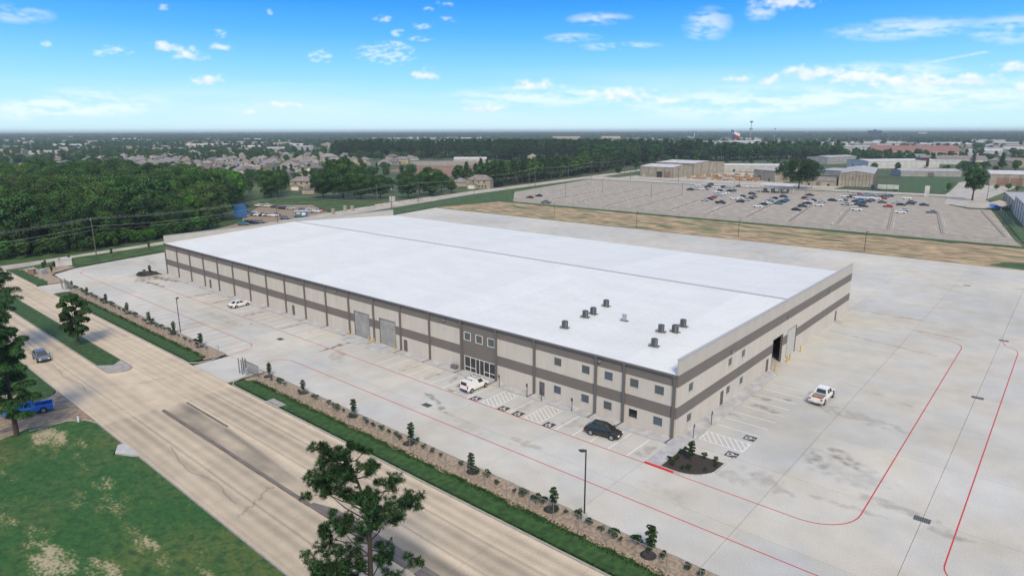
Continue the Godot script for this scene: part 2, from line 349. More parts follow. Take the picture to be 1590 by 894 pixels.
func road_texture() -> Texture2D:   # worn concrete: dark wheel tracks along the lanes, patches and a few cracks
	var w := 1060; var h := 190
	var x0 := -203.0; var z0 := 27.5; var px := 0.25; var pz := 0.1
	var f1 := FastNoiseLite.new(); f1.seed = 201; f1.frequency = 0.05; f1.fractal_octaves = 4
	var f2 := FastNoiseLite.new(); f2.seed = 202; f2.frequency = 0.3; f2.fractal_octaves = 3
	var tracks := [[28.9, 0.5, 0.13], [30.2, 0.45, 0.10], [31.2, 0.18, 0.12], [32.2, 0.6, 0.16], [33.7, 0.6, 0.14], [34.6, 0.15, 0.10], [36.0, 0.6, 0.10], [39.7, 0.6, 0.15], [41.2, 0.6, 0.13], [42.25, 0.2, 0.14], [43.3, 0.6, 0.17], [44.8, 0.6, 0.12], [45.7, 0.3, 0.10]]
	var by := PackedByteArray()
	by.resize(w * h * 3)
	for y in h:
		var wz := z0 + y * pz
		for x in w:
			var wx := x0 + x * px
			var t := 0.94 + 0.05 * f1.get_noise_2d(wx * 0.7, wz * 2.0) + 0.05 * f2.get_noise_2d(wx, wz)
			var wob := f1.get_noise_2d(wx * 0.12, wz * 0.5 + 90.0)
			var bend := 0.5 * f1.get_noise_2d(wx * 0.2, 400.0)
			var k := 0.0
			for q in tracks:
				var d: float = (wz - q[0] - bend) / q[1]
				if absf(d) < 2.0: k += float(q[2]) * exp(-d * d) * clampf(0.8 + wob * 1.1, 0.2, 1.4)
			if wx > -100 and wx < -60: k *= 0.45
			# the little-used turning lane: dark and dirty
			var lane := smoothstep(-60.0, -56.0, wx) * smoothstep(-14.0, -34.0, wx) * smoothstep(35.0, 35.7, wz - 0.06 * maxf(0.0, wx + 46.0)) * smoothstep(39.2, 38.4, wz)
			var lane2 := smoothstep(-20.0, -6.0, wx) * smoothstep(35.0, 36.4, wz) * smoothstep(38.8, 38.3, wz)
			k += (lane * 0.27 + lane2 * 0.20) * clampf(0.9 + f1.get_noise_2d(wx * 1.2, wz * 3.0) * 0.9, 0.3, 1.4)
			t -= k
			var crack := absf(wz - 43.0 - 1.6 * f1.get_noise_2d(wx * 0.9, 11.0)) < 0.06 and fposmod(wx, 47.0) < 19.0
			crack = crack or (absf(wx + 27.0 - (wz - 42.0) * 0.55 - f2.get_noise_2d(wz * 3.0, 5.0) * 0.8) < 0.13 and wz > 39.0 and wz < 44.5) or (absf(wx + 71.0 + (wz - 30.0) * 0.2 - f2.get_noise_2d(wz * 3.0, 25.0) * 0.8) < 0.12 and wz < 37.0)
			if crack: t -= 0.16
			var g := k * 0.16
			var i := (y * w + x) * 3
			by[i] = int(clampf(t, 0, 1) * 255); by[i + 1] = int(clampf(t + g * 0.25, 0, 1) * 255); by[i + 2] = int(clampf(t + g * 0.55, 0, 1) * 255)
	return ImageTexture.create_from_image(Image.create_from_data(w, h, false, Image.FORMAT_RGB8, by))

func yard_texture() -> Texture2D:   # stains, tyre marks and the tone of each pour; one pixel is 0.25 m
	var w := 1200; var h := 760
	var x0 := -215.0; var z0 := -163.0; var px := 0.25
	var grab := func(sd: int, fr: float, oc: int) -> PackedByteArray:
		var f := FastNoiseLite.new()
		f.seed = sd; f.frequency = fr; f.fractal_octaves = oc
		var im := f.get_image(w, h, false, false, true)
		im.convert(Image.FORMAT_L8)
		return im.get_data()
	var a: PackedByteArray = grab.call(71, 0.006, 5)
	var b: PackedByteArray = grab.call(72, 0.05, 4)
	var d: PackedByteArray = grab.call(73, 0.018, 5)
	var r := PackedFloat32Array(); var g := PackedFloat32Array(); var bl := PackedFloat32Array()
	r.resize(w * h); g.resize(w * h); bl.resize(w * h)
	for y in h:
		for x in w:
			var i := y * w + x
			var wx := x0 + x * px; var wz := z0 + y * px
			var cell := hash(Vector2i(floori((wx - 27.1) / 13.6), floori((wz + 0.2) / 13.6))) % 97 / 97.0
			var t := 0.82 + 0.10 * (a[i] / 255.0) + 0.07 * (b[i] / 255.0) + 0.03 * cell
			t -= 0.14 * maxf(0.0, d[i] / 255.0 - 0.62)
			var warm := (d[i] / 255.0 - 0.5) * 0.04 + (cell - 0.5) * 0.018
			r[i] = t * (1.0 + warm); g[i] = t; bl[i] = t * (1.0 - warm * 1.6)
	var fn := FastNoiseLite.new()
	fn.seed = 77; fn.frequency = 0.22; fn.fractal_octaves = 4
	# x, z, half length, half width, turn in degrees, strength, colour: 0 grey, 1 brown, 2 green-grey
	for s in [[-147, 3.0, 7, 1.4, -10, 0.62, 1], [-151, 6.0, 5, 2.6, 40, 0.36, 1], [-143, 7.2, 7, 0.8, -4, 0.5, 1], [-155, 4.5, 7, 4, 0, 0.2, 1], [-64.5, 5.3, 0.8, 4.3, -4, 0.62, 1], [-82, 4.6, 0.9, 3.0, 8, 0.30, 1], [-97, 5.0, 1.4, 3, 5, 0.28, 1], [-112, 5.0, 1.2, 3, 5, 0.30, 1], [-122, 5.0, 1.2, 3, 5, 0.30, 1], [-60, 9.0, 4, 1.6, 30, 0.18, 1], [-34.0, 4.4, 0.45, 2.6, -12, 0.6, 1], [-36.4, 3.6, 0.4, 2.2, -20, 0.5, 0], [-33.2, 6.8, 1.2, 0.7, 0, 0.55, 1],
			[-33.8, 10.6, 2.2, 0.55, 12, 0.55, 2], [-30.6, 12.0, 2.2, 0.6, 28, 0.6, 2], [-28.6, 13.2, 0.7, 0.45, 0, 0.7, 0], [-24, 14, 6, 1.2, 10, 0.12, 2], [5.4, -17.0, 2.9, 0.9, 15, 0.6, 2], [3.2, -20.5, 1.7, 0.7, 0, 0.45, 0], [6.3, -22.5, 1.3, 0.6, 0, 0.5, 0], [1.8, -12, 2.0, 0.6, 0, 0.3, 0], [15.5, -22.5, 7.0, 2.0, 8, 0.26, 0], [17.5, -9.0, 3.4, 1.2, 42, 0.42, 0], [15.5, -6.0, 2.6, 1.2, 60, 0.34, 0], [18.0, -6.0, 6.0, 3.5, 20, 0.16, 0], [24.0, -1.2, 5.0, 0.9, 3, 0.3, 0], [21, 2.0, 5, 0.5, -5, 0.25, 0], [29.5, 0.8, 2.2, 0.8, 0, 0.36, 0], [12.6, 2.4, 4.0, 1.6, 30, 0.28, 0], [9, 4.0, 3.0, 1.4, 15, 0.2, 0], [16, -33, 10, 0.25, 20, 0.2, 0], [12, -60, 12, 0.3, 12, 0.22, 1], [16, -73, 9, 0.35, 10, 0.3, 1], [8, -82, 8, 0.5, 0, 0.3, 1],
			[-12.5, 4.6, 1.6, 1.6, 0, 0.16, 1], [-1.4, 5.0, 1.0, 2.0, 0, 0.2, 1], [-21.0, 4.6, 1.2, 1.8, 0, 0.2, 2], [-40, 4.5, 1.0, 2.5, 0, 0.22, 1], [-46, 4.5, 1.0, 2.5, 0, 0.2, 1], [-175, -4, 10, 1.2, 10, 0.2, 0], [-165, -8, 8, 1.0, 10, 0.22, 0], [-100, 11, 12, 1.5, 0, 0.12, 1], [-14, 13.2, 3, 1.2, 0, 0.16, 1], [5, 12, 4, 1.0, 10, 0.12, 2], [-90, 9, 0.8, 0.5, 0, 0.5, 0], [-76, 4.2, 0.6, 0.4, 0, 0.5, 0]]:
		var ca := cos(deg_to_rad(s[4])); var sa := sin(deg_to_rad(s[4]))
		var reach: float = maxf(s[2], s[3]) * 1.5
		for y in range(maxi(0, int((s[1] - reach - z0) / px)), mini(h, int((s[1] + reach - z0) / px))):
			for x in range(maxi(0, int((s[0] - reach - x0) / px)), mini(w, int((s[0] + reach - x0) / px))):
				var dx: float = x0 + x * px - s[0]; var dz: float = z0 + y * px - s[1]
				var u: float = (dx * ca + dz * sa) / s[2]; var q: float = (-dx * sa + dz * ca) / s[3]
				var n := fn.get_noise_2d(x * 0.7, y * 0.7)
				var k := smoothstep(0.0, 0.9, 1.0 - u * u - q * q + n * 1.3) * clampf(1.6 - u * u - q * q, 0, 1) * float(s[5]) * (0.95 if s[6] == 1 else 0.58) * (0.7 + 0.9 * n)
				var i := y * w + x
				var tint: Array = [[0.26, 0.26, 0.26], [0.36, 0.26, 0.15], [0.33, 0.32, 0.25]][s[6]]
				r[i] = lerpf(r[i], tint[0], k); g[i] = lerpf(g[i], tint[1], k); bl[i] = lerpf(bl[i], tint[2], k)
	var by := PackedByteArray()
	by.resize(w * h * 3)
	for i in w * h:
		by[i * 3] = int(clampf(r[i], 0, 1) * 255); by[i * 3 + 1] = int(clampf(g[i], 0, 1) * 255); by[i * 3 + 2] = int(clampf(bl[i], 0, 1) * 255)
	return ImageTexture.create_from_image(Image.create_from_data(w, h, false, Image.FORMAT_RGB8, by))

func field_texture() -> Texture2D:   # the mown field in front: green with worn sandy patches; one pixel is 0.125 m
	var w := 840; var h := 480
	var x0 := -95.0; var z0 := 45.5; var px := 0.125
	var f1 := FastNoiseLite.new(); f1.seed = 81; f1.frequency = 0.02; f1.fractal_octaves = 5
	var f2 := FastNoiseLite.new(); f2.seed = 82; f2.frequency = 0.35; f2.fractal_octaves = 3
	var f3 := FastNoiseLite.new(); f3.seed = 83; f3.frequency = 0.12; f3.fractal_octaves = 5
	var patches := [[-61.5, 51.5, 4.5, 2.2, 1.0], [-57, 49.5, 4, 0.8, 0.45], [-58, 52.5, 5, 1.2, 0.4], [-63.5, 47.6, 0.6, 1.2, 0.5], [-43, 51, 2.4, 1.5, 0.6], [-38.5, 52.0, 2.6, 1.8, 0.55], [-41, 53.5, 3, 1.4, 0.4], [-31, 52.5, 5, 1.1, 0.42], [-28, 52.0, 2.5, 0.6, 0.75], [-24, 52.3, 3, 0.8, 0.5], [-31.5, 59.0, 4.0, 2.0, 1.0], [-37, 59.0, 4, 1.4, 0.5], [-27, 56.5, 3, 1.5, 0.7], [-43, 60, 4, 1.2, 0.5], [-52, 51, 4, 0.7, 0.4], [-56, 57.5, 5, 1.0, 0.35], [-50, 62, 8, 2, 0.4], [-19, 50.5, 3, 0.8, 0.5]]
	var by := PackedByteArray()
	by.resize(w * h * 3)
	for y in h:
		for x in w:
			var wx := x0 + x * px; var wz := z0 + y * px
			var n1 := f1.get_noise_2d(wx * 3.0, wz * 3.0)
			var n2 := f2.get_noise_2d(wx * 2.0, wz * 2.0)
			var n3 := f3.get_noise_2d(wx * 2.0, wz * 5.0)
			var k := 0.0
			for p in patches:
				var u: float = (wx - p[0]) / p[2]; var q: float = (wz - p[1]) / p[3]
				if absf(u) < 1.5 and absf(q) < 1.5: k = maxf(k, clampf(1.25 - u * u - q * q, 0, 1) * p[4])
			k = smoothstep(0.30, 1.0, k * 0.85 + f2.get_noise_2d(wx * 5.0, wz * 9.0) * 0.55 + n3 * 0.55 + 0.04)
			var fleck := f2.get_noise_2d(wx * 7.0 + 50.0, wz * 7.0) * 0.16 + f2.get_noise_2d(wx * 2.2, wz * 4.0 + 70.0) * 0.14
			var gr := Color(0.19, 0.41, 0.16).lerp(Color(0.37, 0.45, 0.21), clampf(n1 * 1.2 + 0.35 + n3 * 0.4, 0, 1))
			gr = gr.lerp(Color(0.145, 0.325, 0.135), clampf(n2 * 1.3, 0, 0.7))
			gr = Color(gr.r * (1.0 + fleck * 1.3), gr.g * (1.0 + fleck), gr.b * (1.0 + fleck))
			var c := gr.lerp(Color(0.50, 0.50, 0.28), clampf(k * 2.0, 0, 1) * 0.7).lerp(Color(0.82, 0.76, 0.64), k * k * 0.9)
			var i := (y * w + x) * 3
			by[i] = int(c.r * 255); by[i + 1] = int(c.g * 255); by[i + 2] = int(c.b * 255)
	return ImageTexture.create_from_image(Image.create_from_data(w, h, false, Image.FORMAT_RGB8, by))

# ---------------------------------------------------------------- the warehouse
const LEN := 152.4
const DEP := 79.0
const EAVE := 8.6
const PAR := 10.6
var shop: Node3D

func cut_panel(lo: Vector2, hi: Vector2, holes: Array) -> Array:   # the rectangles left of a panel round its holes
	var xs := [lo.x, hi.x]
	for r in holes:
		for x in [r.position.x, r.end.x]:
			if x > lo.x and x < hi.x and not x in xs: xs.append(x)
	xs.sort()
	var out := []
	for i in xs.size() - 1:
		var mid: float = (xs[i] + xs[i + 1]) / 2
		var cuts := []
		for r in holes:
			if r.position.x < mid and r.end.x > mid: cuts.append([r.position.y, r.end.y])
		cuts.sort_custom(func(p, q): return p[0] < q[0])
		var y := lo.y
		for ct in cuts:
			if ct[0] > y and ct[0] < hi.y: out.append([xs[i], y, xs[i + 1], ct[0]])
			elif ct[0] >= hi.y: continue
			y = maxf(y, ct[1])
		if y < hi.y: out.append([xs[i], y, xs[i + 1], hi.y])
	return out
func wall_panel(face: String, a0: float, a1: float, y0: float, y1: float, holes: Array, m: Material, proud := 0.0, called := "wall_panel") -> void:
	# face "front": along x at z 0; "side": along -z at x 0; "rear", "far": the two walls behind
	var b := MB.new()
	var end := a0
	for r in cut_panel(Vector2(a0, y0), Vector2(a1, y1), holes):
		if r[0] > end + 0.001 and b.v.size():   # a full-height opening parts the panel
			obj(called, b, m, shop); b = MB.new()
		end = maxf(end, r[2])
		var g := 0.008
		var l: float = r[0] + (g if r[0] == a0 else 0.0); var h: float = r[2] - (g if r[2] == a1 else 0.0)
		var lo: float = r[1] + (g if r[1] == y0 else 0.0); var hi: float = r[3] - (g if r[3] == y1 else 0.0)
		match face:
			"front": b.box(V(l, lo, -0.25), V(h, hi, proud))
			"side": b.box(V(-0.25, lo, -h), V(proud, hi, -l))
			"rear": b.box(V(l, lo, -DEP), V(h, hi, -DEP + 0.25))
			"far": b.box(V(-LEN, lo, -h), V(-LEN + 0.25, hi, -l))
	if b.v.size(): obj(called, b, m, shop)
func on_face(face: String, a: float, y: float, out: float) -> Vector3: return V(a, y, out) if face == "front" else V(out, y, -a)
func fbox(b: MB, face: String, a0: float, a1: float, y0: float, y1: float, o0: float, o1: float) -> void:
	if face == "front": b.box(V(a0, y0, o0), V(a1, y1, o1))
	else: b.box(V(o0, y0, -a1), V(o1, y1, -a0))
func window(face: String, a0: float, a1: float, y0: float, y1: float, glass: String, frame := "frame_light", bars := false) -> void:
	var f := MB.new()
	var t := 0.07
	fbox(f, face, a0, a1, y0, y0 + t, -0.12, 0.025); fbox(f, face, a0, a1, y1 - t, y1, -0.12, 0.025)
	fbox(f, face, a0, a0 + t, y0 + t, y1 - t, -0.12, 0.025); fbox(f, face, a1 - t, a1, y0 + t, y1 - t, -0.12, 0.025)
	var w := obj("window", f, M[frame], shop)
	var g := MB.new()
	fbox(g, face, a0 + t, a1 - t, y0 + t, y1 - t, -0.10, -0.07)
	obj("pane", g, M[glass], w)
	if bars:
		var s := MB.new()
		fbox(s, face, a0 - 0.05, a1 + 0.05, y0 - 0.08, y0 - 0.003, 0.002, 0.08)
		obj("sill", s, M[frame], w)
func door(face: String, a0: float, a1: float, h: float, y0 := 0.15) -> void:
	var f := MB.new()
	fbox(f, face, a0, a0 + 0.07, y0, h, -0.12, 0.03); fbox(f, face, a1 - 0.07, a1, y0, h, -0.12, 0.03); fbox(f, face, a0 + 0.07, a1 - 0.07, h - 0.07, h, -0.12, 0.03)
	var leaf := MB.new()
	fbox(leaf, face, a0 + 0.07, a1 - 0.07, y0, h - 0.07, -0.10, -0.04)
	var d := obj("door", leaf, M["door_dark"], shop)
	obj("frame", f, M["trim_dark"], d)
	var k := MB.new()
	fbox(k, face, a1 - 0.2, a1 - 0.12, 1.0, 1.12, -0.037, 0.02)
	obj("handle", k, M["steel"], d)
func shutter(face: String, a0: float, a1: float, h: float, m := "shutter") -> void:
	var d := Node3D.new()
	put(d, "overhead_door", shop)
	for k in 9:
		var b := MB.new()
		fbox(b, face, a0 + 0.06, a1 - 0.06, h * k / 9.0 + 0.012, h * (k + 1) / 9.0 - 0.012, -0.16, -0.10)
		obj("slat", b, M[m], d)
	var f := MB.new()
	fbox(f, face, a0, a0 + 0.06, 0, h, -0.14, 0.03); fbox(f, face, a1 - 0.06, a1, 0, h, -0.14, 0.03); fbox(f, face, a0 + 0.06, a1 - 0.06, h - 0.06, h, -0.2, 0.03)
	obj("frame", f, M["trim_dark"], d)
	var bk := MB.new()
	fbox(bk, face, a0 + 0.06, a1 - 0.06, 0.0, h - 0.06, -0.22, -0.18)
	obj("backing", bk, M["trim_dark"], d)
func lamp_box(face: String, a: float, y: float) -> void:
	var b := MB.new()
	fbox(b, face, a - 0.28, a + 0.28, y - 0.16, y + 0.16, 0.002, 0.26)
	var o := obj("wall_light", b, M["unit_dark"], shop)
	var l := MB.new()
	fbox(l, face, a - 0.2, a + 0.2, y - 0.19, y - 0.162, 0.06, 0.3)
	obj("lens", l, M["frame_white"], o)
func rc(a0, y0, a1, y1) -> Rect2: return Rect2(a0, y0, a1 - a0, y1 - y0)

func build_warehouse() -> void:
	shop = thing("warehouse", "long white-roofed warehouse with grey banded walls in the concrete yard", "warehouse")
	# front
	var win_hi := [[-19.37, -17.95], [-14.55, -13.12], [-10.84, -9.41], [-6.89, -5.48], [-3.26, -1.82]]
	var doors := [[-127.4, -126.4], [-89.2, -88.25], [-52.65, -51.7], [-21.95, -20.98]]
	var rolls := [[-67.1, -62.4], [-59.45, -54.8]]
	var holes := []
	for w in win_hi: holes.append(rc(w[0], 5.38, w[1], 6.68)); holes.append(rc(w[0], 1.12, w[1], 2.42))
	for d in doors: holes.append(rc(d[0], 0, d[1], 2.25))
	for d in rolls: holes.append(rc(d[0], 0, d[1], 5.0))
	var cuts := []
	for k in 18: cuts.append(-LEN + 7.62 * k)
	cuts.append_array([-12.1, -7.67, 0.0])
	for i in cuts.size() - 1:
		var a: float = cuts[i]; var b: float = cuts[i + 1]
		if i == 15:   # the entrance bay, all dark, with its glazed storefront
			var eh := [rc(-37.55, 5.38, -36.05, 6.78), rc(-34.95, 5.38, -33.45, 6.78), rc(-32.37, 5.38, -30.87, 6.78), rc(-37.5, 0, -30.85, 2.75)]
			for s in 4: wall_panel("front", a + (b - a) * s / 4.0, a + (b - a) * (s + 1) / 4.0, 0, EAVE, eh, M["wall_dark"], -0.06)
			continue
		wall_panel("front", a, b, 0, 2.75, holes, M["wall_light"])
		wall_panel("front", a, b, 2.75, 4.32, holes, M["wall_dark"], 0.004)
		wall_panel("front", a, b, 4.32, 7.02, holes, M["wall_light"])
		wall_panel("front", a, b, 7.02, EAVE, holes, M["wall_dark"], 0.004)
	for i in win_hi.size():
		window("front", win_hi[i][0], win_hi[i][1], 5.38, 6.68, ["glass_window", "glass_window", "glass_blue", "glass_window", "glass_window"][i])
		window("front", win_hi[i][0], win_hi[i][1], 1.12, 2.42, ["glass_blue", "glass_blue", "glass_window", "glass_dark", "glass_blue"][i])
	for w in [[-37.55, -36.05], [-34.95, -33.45], [-32.37, -30.87]]: window("front", w[0], w[1], 5.38, 6.78, "glass_window", "frame_white")
	for d in doors: door("front", d[0], d[1], 2.25)
	for d in rolls: shutter("front", d[0], d[1], 5.0)
	# storefront: mullions, transoms and panes
	var sf := MB.new()
	var mull := [-37.5, -36.2, -35.0, -34.15, -33.2, -32.05, -30.85]
	for x in mull: sf.box(V(x - 0.04, 0.15, -0.16), V(x + 0.04, 2.75, -0.02))
	for k in 6:
		for y in [0.2, 0.95, 2.7]:
			if y == 0.95 and k in [2, 3]: continue
			sf.box(V(mull[k] + 0.04, y - 0.05, -0.15), V(mull[k + 1] - 0.04, y + 0.05, -0.03))
	var store := obj("storefront_frame", sf, M["frame_white"], shop)
	for k in 6:
		for y in ([[0.25, 2.65]] if k in [2, 3] else [[0.25, 0.9], [1.0, 2.65]]):
			var p := MB.new()
			p.box(V(mull[k] + 0.04, y[0], -0.11), V(mull[k + 1] - 0.04, y[1], -0.08))
			obj("pane", p, M["glass_store"], store)
	for x in [-34.25, -34.05]:
		var hb := MB.new()
		hb.tube(V(x, 0.9, 0.0), V(x, 1.5, 0.0), 0.02, 0.02, 6)
		obj("handle", hb, M["steel"], store)
	# downspouts at the bay lines, each with a boot at the kerb
	for i in cuts.size():
		var x: float = cuts[i] + (0.22 if i == 0 else -0.42 if i == cuts.size() - 1 else 0.0)
		var b := MB.new()
		b.box(V(x - 0.17, 0.0, 0.006), V(x + 0.17, EAVE - 0.35, 0.24))
		b.box(V(x - 0.24, EAVE - 0.35, 0.006), V(x + 0.24, EAVE - 0.16, 0.30))
		obj("downspout", b, M["trim_dark"], shop)
	var gut := MB.new()
	gut.box(V(-LEN, EAVE - 0.16, 0.006), V(-0.06, EAVE + 0.03, 0.32))
	obj("gutter", gut, M["trim_dark"], shop)
	for a in [-133.7, -103.1, -72.6, -41.9, -11.5]: lamp_box("front", a, 7.95)
	for a in [-103.0, -72.5, -42.0]:
		var b := MB.new()
		b.box(V(a - 0.4, 6.3, 0.004), V(a + 0.4, 6.75, 0.05))
		obj("vent", b, M["frame_light"], shop)
	# right-hand end wall, its parapet level with the ridge
	var sw_hi := [[2.95, 4.4], [15.3, 16.75], [20.1, 21.55]]
	var sh := []
	for w in sw_hi: sh.append(rc(w[0], 5.38, w[1], 6.68)); sh.append(rc(w[0], 1.12, w[1], 2.42))
	var sd := [[13.4, 14.4], [30.9, 31.9], [69.0, 70.0]]
	for d in sd: sh.append(rc(d[0], 0, d[1], 2.25))
	sh.append(rc(33.3, 0, 38.0, 5.0)); sh.append(rc(40.3, 0, 44.9, 5.0))
	for k in 11:
		var a := DEP * k / 11.0; var b := DEP * (k + 1) / 11.0
		wall_panel("side", a, b, 0, 2.75, sh, M["wall_light"])
		wall_panel("side", a, b, 2.75, 4.32, sh, M["wall_dark"], 0.004)
		wall_panel("side", a, b, 4.32, 7.02, sh, M["wall_light"])
		wall_panel("side", a, b, 7.02, EAVE, sh, M["wall_dark"], 0.004)
		wall_panel("side", a, b, EAVE, PAR, [], M["parapet"])
		wall_panel("far", a, b, 0, PAR, [], M["parapet"])
	for i in 3:
		window("side", sw_hi[i][0], sw_hi[i][1], 5.38, 6.68, "glass_window", "frame_light", true)
		window("side", sw_hi[i][0], sw_hi[i][1], 1.12, 2.42, "glass_window", "frame_light", true)
	for d in sd: door("side", d[0], d[1], 2.25)
	shutter("side", 40.3, 44.9, 5.0, "frame_light")
	var of := MB.new()
	fbox(of, "side", 33.3, 33.42, 0, 5.0, -0.3, 0.03); fbox(of, "side", 37.88, 38.0, 0, 5.0, -0.3, 0.03); fbox(of, "side", 33.42, 37.88, 4.88, 5.0, -0.3, 0.03)
	obj("doorway_frame", of, M["trim_dark"], shop)
	for a in [16.2, 39.4, 62.9]: lamp_box("side", a, 7.7)
	for x in [0.0, -LEN]:
		var cap := MB.new()
		cap.box(V(x - (0.32 if x == 0.0 else 0.07), PAR, -DEP), V(x + (0.07 if x == 0.0 else 0.32), PAR + 0.1, 0.0))
		obj("parapet_cap", cap, M["roof_cap"], shop)
	for k in 20: wall_panel("rear", -LEN + 7.62 * k, -LEN + 7.62 * (k + 1), 0, EAVE, [], M["wall_light"])
	# roof: two slopes, raised seams, lap lines and the ridge
	var ridge := EAVE + 1.9
	var zr := -DEP / 2
	for s in [0, 1]:
		for k in 20:
			var x0 := -LEN + 0.26 + (LEN - 0.52) * k / 20.0; var x1 := -LEN + 0.26 + (LEN - 0.52) * (k + 1) / 20.0
			var b := MB.new()
			var z0 := 0.0 if s == 0 else zr; var z1 := zr if s == 0 else -DEP
			var y0 := EAVE if s == 0 else ridge; var y1 := ridge if s == 0 else EAVE
			b.hexa([V(x0, y0 - 0.18, z0), V(x1, y0 - 0.18, z0), V(x1, y1 - 0.18, z1), V(x0, y1 - 0.18, z1), V(x0, y0, z0), V(x1, y0, z0), V(x1, y1, z1), V(x0, y1, z1)])
			obj("roof_sheet", b, M[["roof_white", "roof_white_b", "roof_white", "roof_white_c", "roof_white"][(k * 7 + s * 3) % 5]], shop)
		var seams := MB.new()
		for k in 249:
			var x := -LEN + 0.4 + 0.61 * k
			var za := 0.0 if s == 0 else -DEP
			seams.hexa([V(x - 0.02, EAVE - 0.01, za), V(x + 0.02, EAVE - 0.01, za), V(x + 0.02, ridge - 0.01, zr), V(x - 0.02, ridge - 0.01, zr), V(x - 0.014, EAVE + 0.03, za), V(x + 0.014, EAVE + 0.03, za), V(x + 0.014, ridge + 0.03, zr), V(x - 0.014, ridge + 0.03, zr)] if s == 0 else [V(x - 0.02, ridge - 0.01, zr), V(x + 0.02, ridge - 0.01, zr), V(x + 0.02, EAVE - 0.01, za), V(x - 0.02, EAVE - 0.01, za), V(x - 0.014, ridge + 0.03, zr), V(x + 0.014, ridge + 0.03, zr), V(x + 0.014, EAVE + 0.03, za), V(x - 0.014, EAVE + 0.03, za)])
		kind(obj("standing_seam", seams, M["roof_white"], shop), "stuff")
	var rb := MB.new()
	rb.box(V(-LEN + 0.26, ridge - 0.02, zr - 0.28), V(-0.26, ridge + 0.10, zr + 0.28))
	obj("ridge_cap", rb, M["roof_cap"], shop)
	for q in [0.25, 0.5, 0.75]:
		for s in [0, 1]:
			var b := MB.new()
			var z: float = zr * q if s == 0 else -DEP - zr * q
			var y := EAVE + 1.9 * float(q)
			b.box(V(-LEN + 0.26, y - 0.02, z - 0.04), V(-0.26, y + 0.045, z + 0.04))
			obj("lap_strip", b, M["roof_cap2"] if M.has("roof_cap2") else mat("roof_cap2", lin(0.66, 0.67, 0.69), 0.5), shop)
	var fl := MB.new()
	fl.box(V(-LEN + 0.3, -0.1, -DEP + 0.3), V(-0.02, -0.004, -0.3))
	obj("floor_slab", fl, M["walk"], shop)
	# units on the roof
	var names := ["nearest the front edge on the left", "left of a close pair", "right of a close pair", "farthest up the roof slope"]
	var spots := [[-22.1, -6.3, "farthest left near the front roof edge"], [-22.5, -12.3, "front one of the touching pair"], [-22.4, -14.4, "back one of the touching pair"], [-23.0, -19.1, "farthest up the roof slope"], [-9.5, -13.0, "left one of the right-hand trio"], [-7.8, -14.1, "middle one of the right-hand trio"], [-8.0, -17.0, "back one of the right-hand trio"], [-7.4, -7.2, "nearest the front corner of the roof"]]
	for s in spots:
		var y := EAVE + 1.9 * float(-s[1]) / 39.5 + 0.05
		var t := thing("condenser_unit", "round dark condenser on the roof, " + s[2], "air conditioner", V(s[0], y, s[1]), rf(-0.2, 0.2), "condensers on the warehouse roof")
		for k in [-1, 1]:
			var r := MB.new()
			r.box(V(-0.75, 0.0, k * 0.3 - 0.05), V(0.75, 0.12, k * 0.3 + 0.05))
			obj("rail", r, M["unit_dark"], t)
		var core := MB.new()
		core.tube(V(0, 0.13, 0), V(0, 1.02, 0), 0.42, 0.42, 20)
		obj("coil", core, mat("coil", lin(0.06, 0.065, 0.07), 0.7), t)
		for k in 9:
			var l := MB.new()
			var yy := 0.16 + k * 0.095
			l.tube(V(0, yy, 0), V(0, yy + 0.04, 0), 0.47, 0.45, 20)
			obj("louvre", l, M["unit_dark"], t)
		for k in 4:
			var p := MB.new()
			var a := PI / 4 + k * PI / 2
			p.tube(V(cos(a) * 0.49, 0.13, sin(a) * 0.49), V(cos(a) * 0.49, 1.03, sin(a) * 0.49), 0.035, 0.035, 5)
			obj("corner_post", p, M["steel"], t)
		var lid := MB.new()
		lid.tube(V(0, 1.03, 0), V(0, 1.1, 0), 0.5, 0.46, 20)
		var o := obj("top_cover", lid, M["unit_dark"], t)
		var fan := MB.new()
		fan.tube(V(0, 1.101, 0), V(0, 1.125, 0), 0.33, 0.31, 16)
		obj("fan_grille", fan, M["black_metal"], o)
		var ln := MB.new()
		ln.tube(V(-0.45, 0.25, 0.1), V(-0.85, 0.05, 0.1), 0.03, 0.03, 5)
		obj("pipe", ln, M["black_metal"], t)
	var yb := EAVE + 1.9 * 14.4 / 39.5
	var bt := thing("exhaust_vent", "slim grey metal box on the white roof between the condensers", "roof vent", V(-16.6, yb, -14.4))
	var bb := MB.new(); bb.box(V(-0.3, 0.12, -0.18), V(0.3, 1.0, 0.18)); obj("casing", bb, M["steel"], bt)
	var bl := MB.new(); bl.box(V(-0.36, 1.0, -0.24), V(0.36, 1.06, 0.24)); obj("lid", bl, M["steel"], bt)
	for k in [-1, 1]:
		var r := MB.new(); r.box(V(-0.7, 0.0, k * 0.22 - 0.05), V(0.7, 0.118, k * 0.22 + 0.05)); obj("rail", r, M["unit_dark"], bt)
	var ld := thing("roof_ladder", "small ladder rail standing at the far roof edge", "ladder", V(-18.4, EAVE - 0.2, -78.95))
	for k in [-1, 1]:
		var r := MB.new(); r.tube(V(k * 0.35, -1.0, 0), V(k * 0.35, 1.5, 0), 0.04, 0.04, 6); obj("rail", r, M["steel"], ld)
	for k in 6:
		var r := MB.new(); r.tube(V(-0.35, -0.9 + k * 0.4, 0), V(0.35, -0.9 + k * 0.4, 0), 0.025, 0.025, 5); obj("rung", r, M["steel"], ld)
	var ac := thing("ground_unit", "low dark utility box by the wall left of the glazed entrance", "utility box", V(-39.3, 0.15, 0.6))
	var ab := MB.new(); ab.box(V(-0.6, 0.05, -0.3), V(0.6, 0.7, 0.3)); obj("casing", ab, M["unit_dark"], ac)
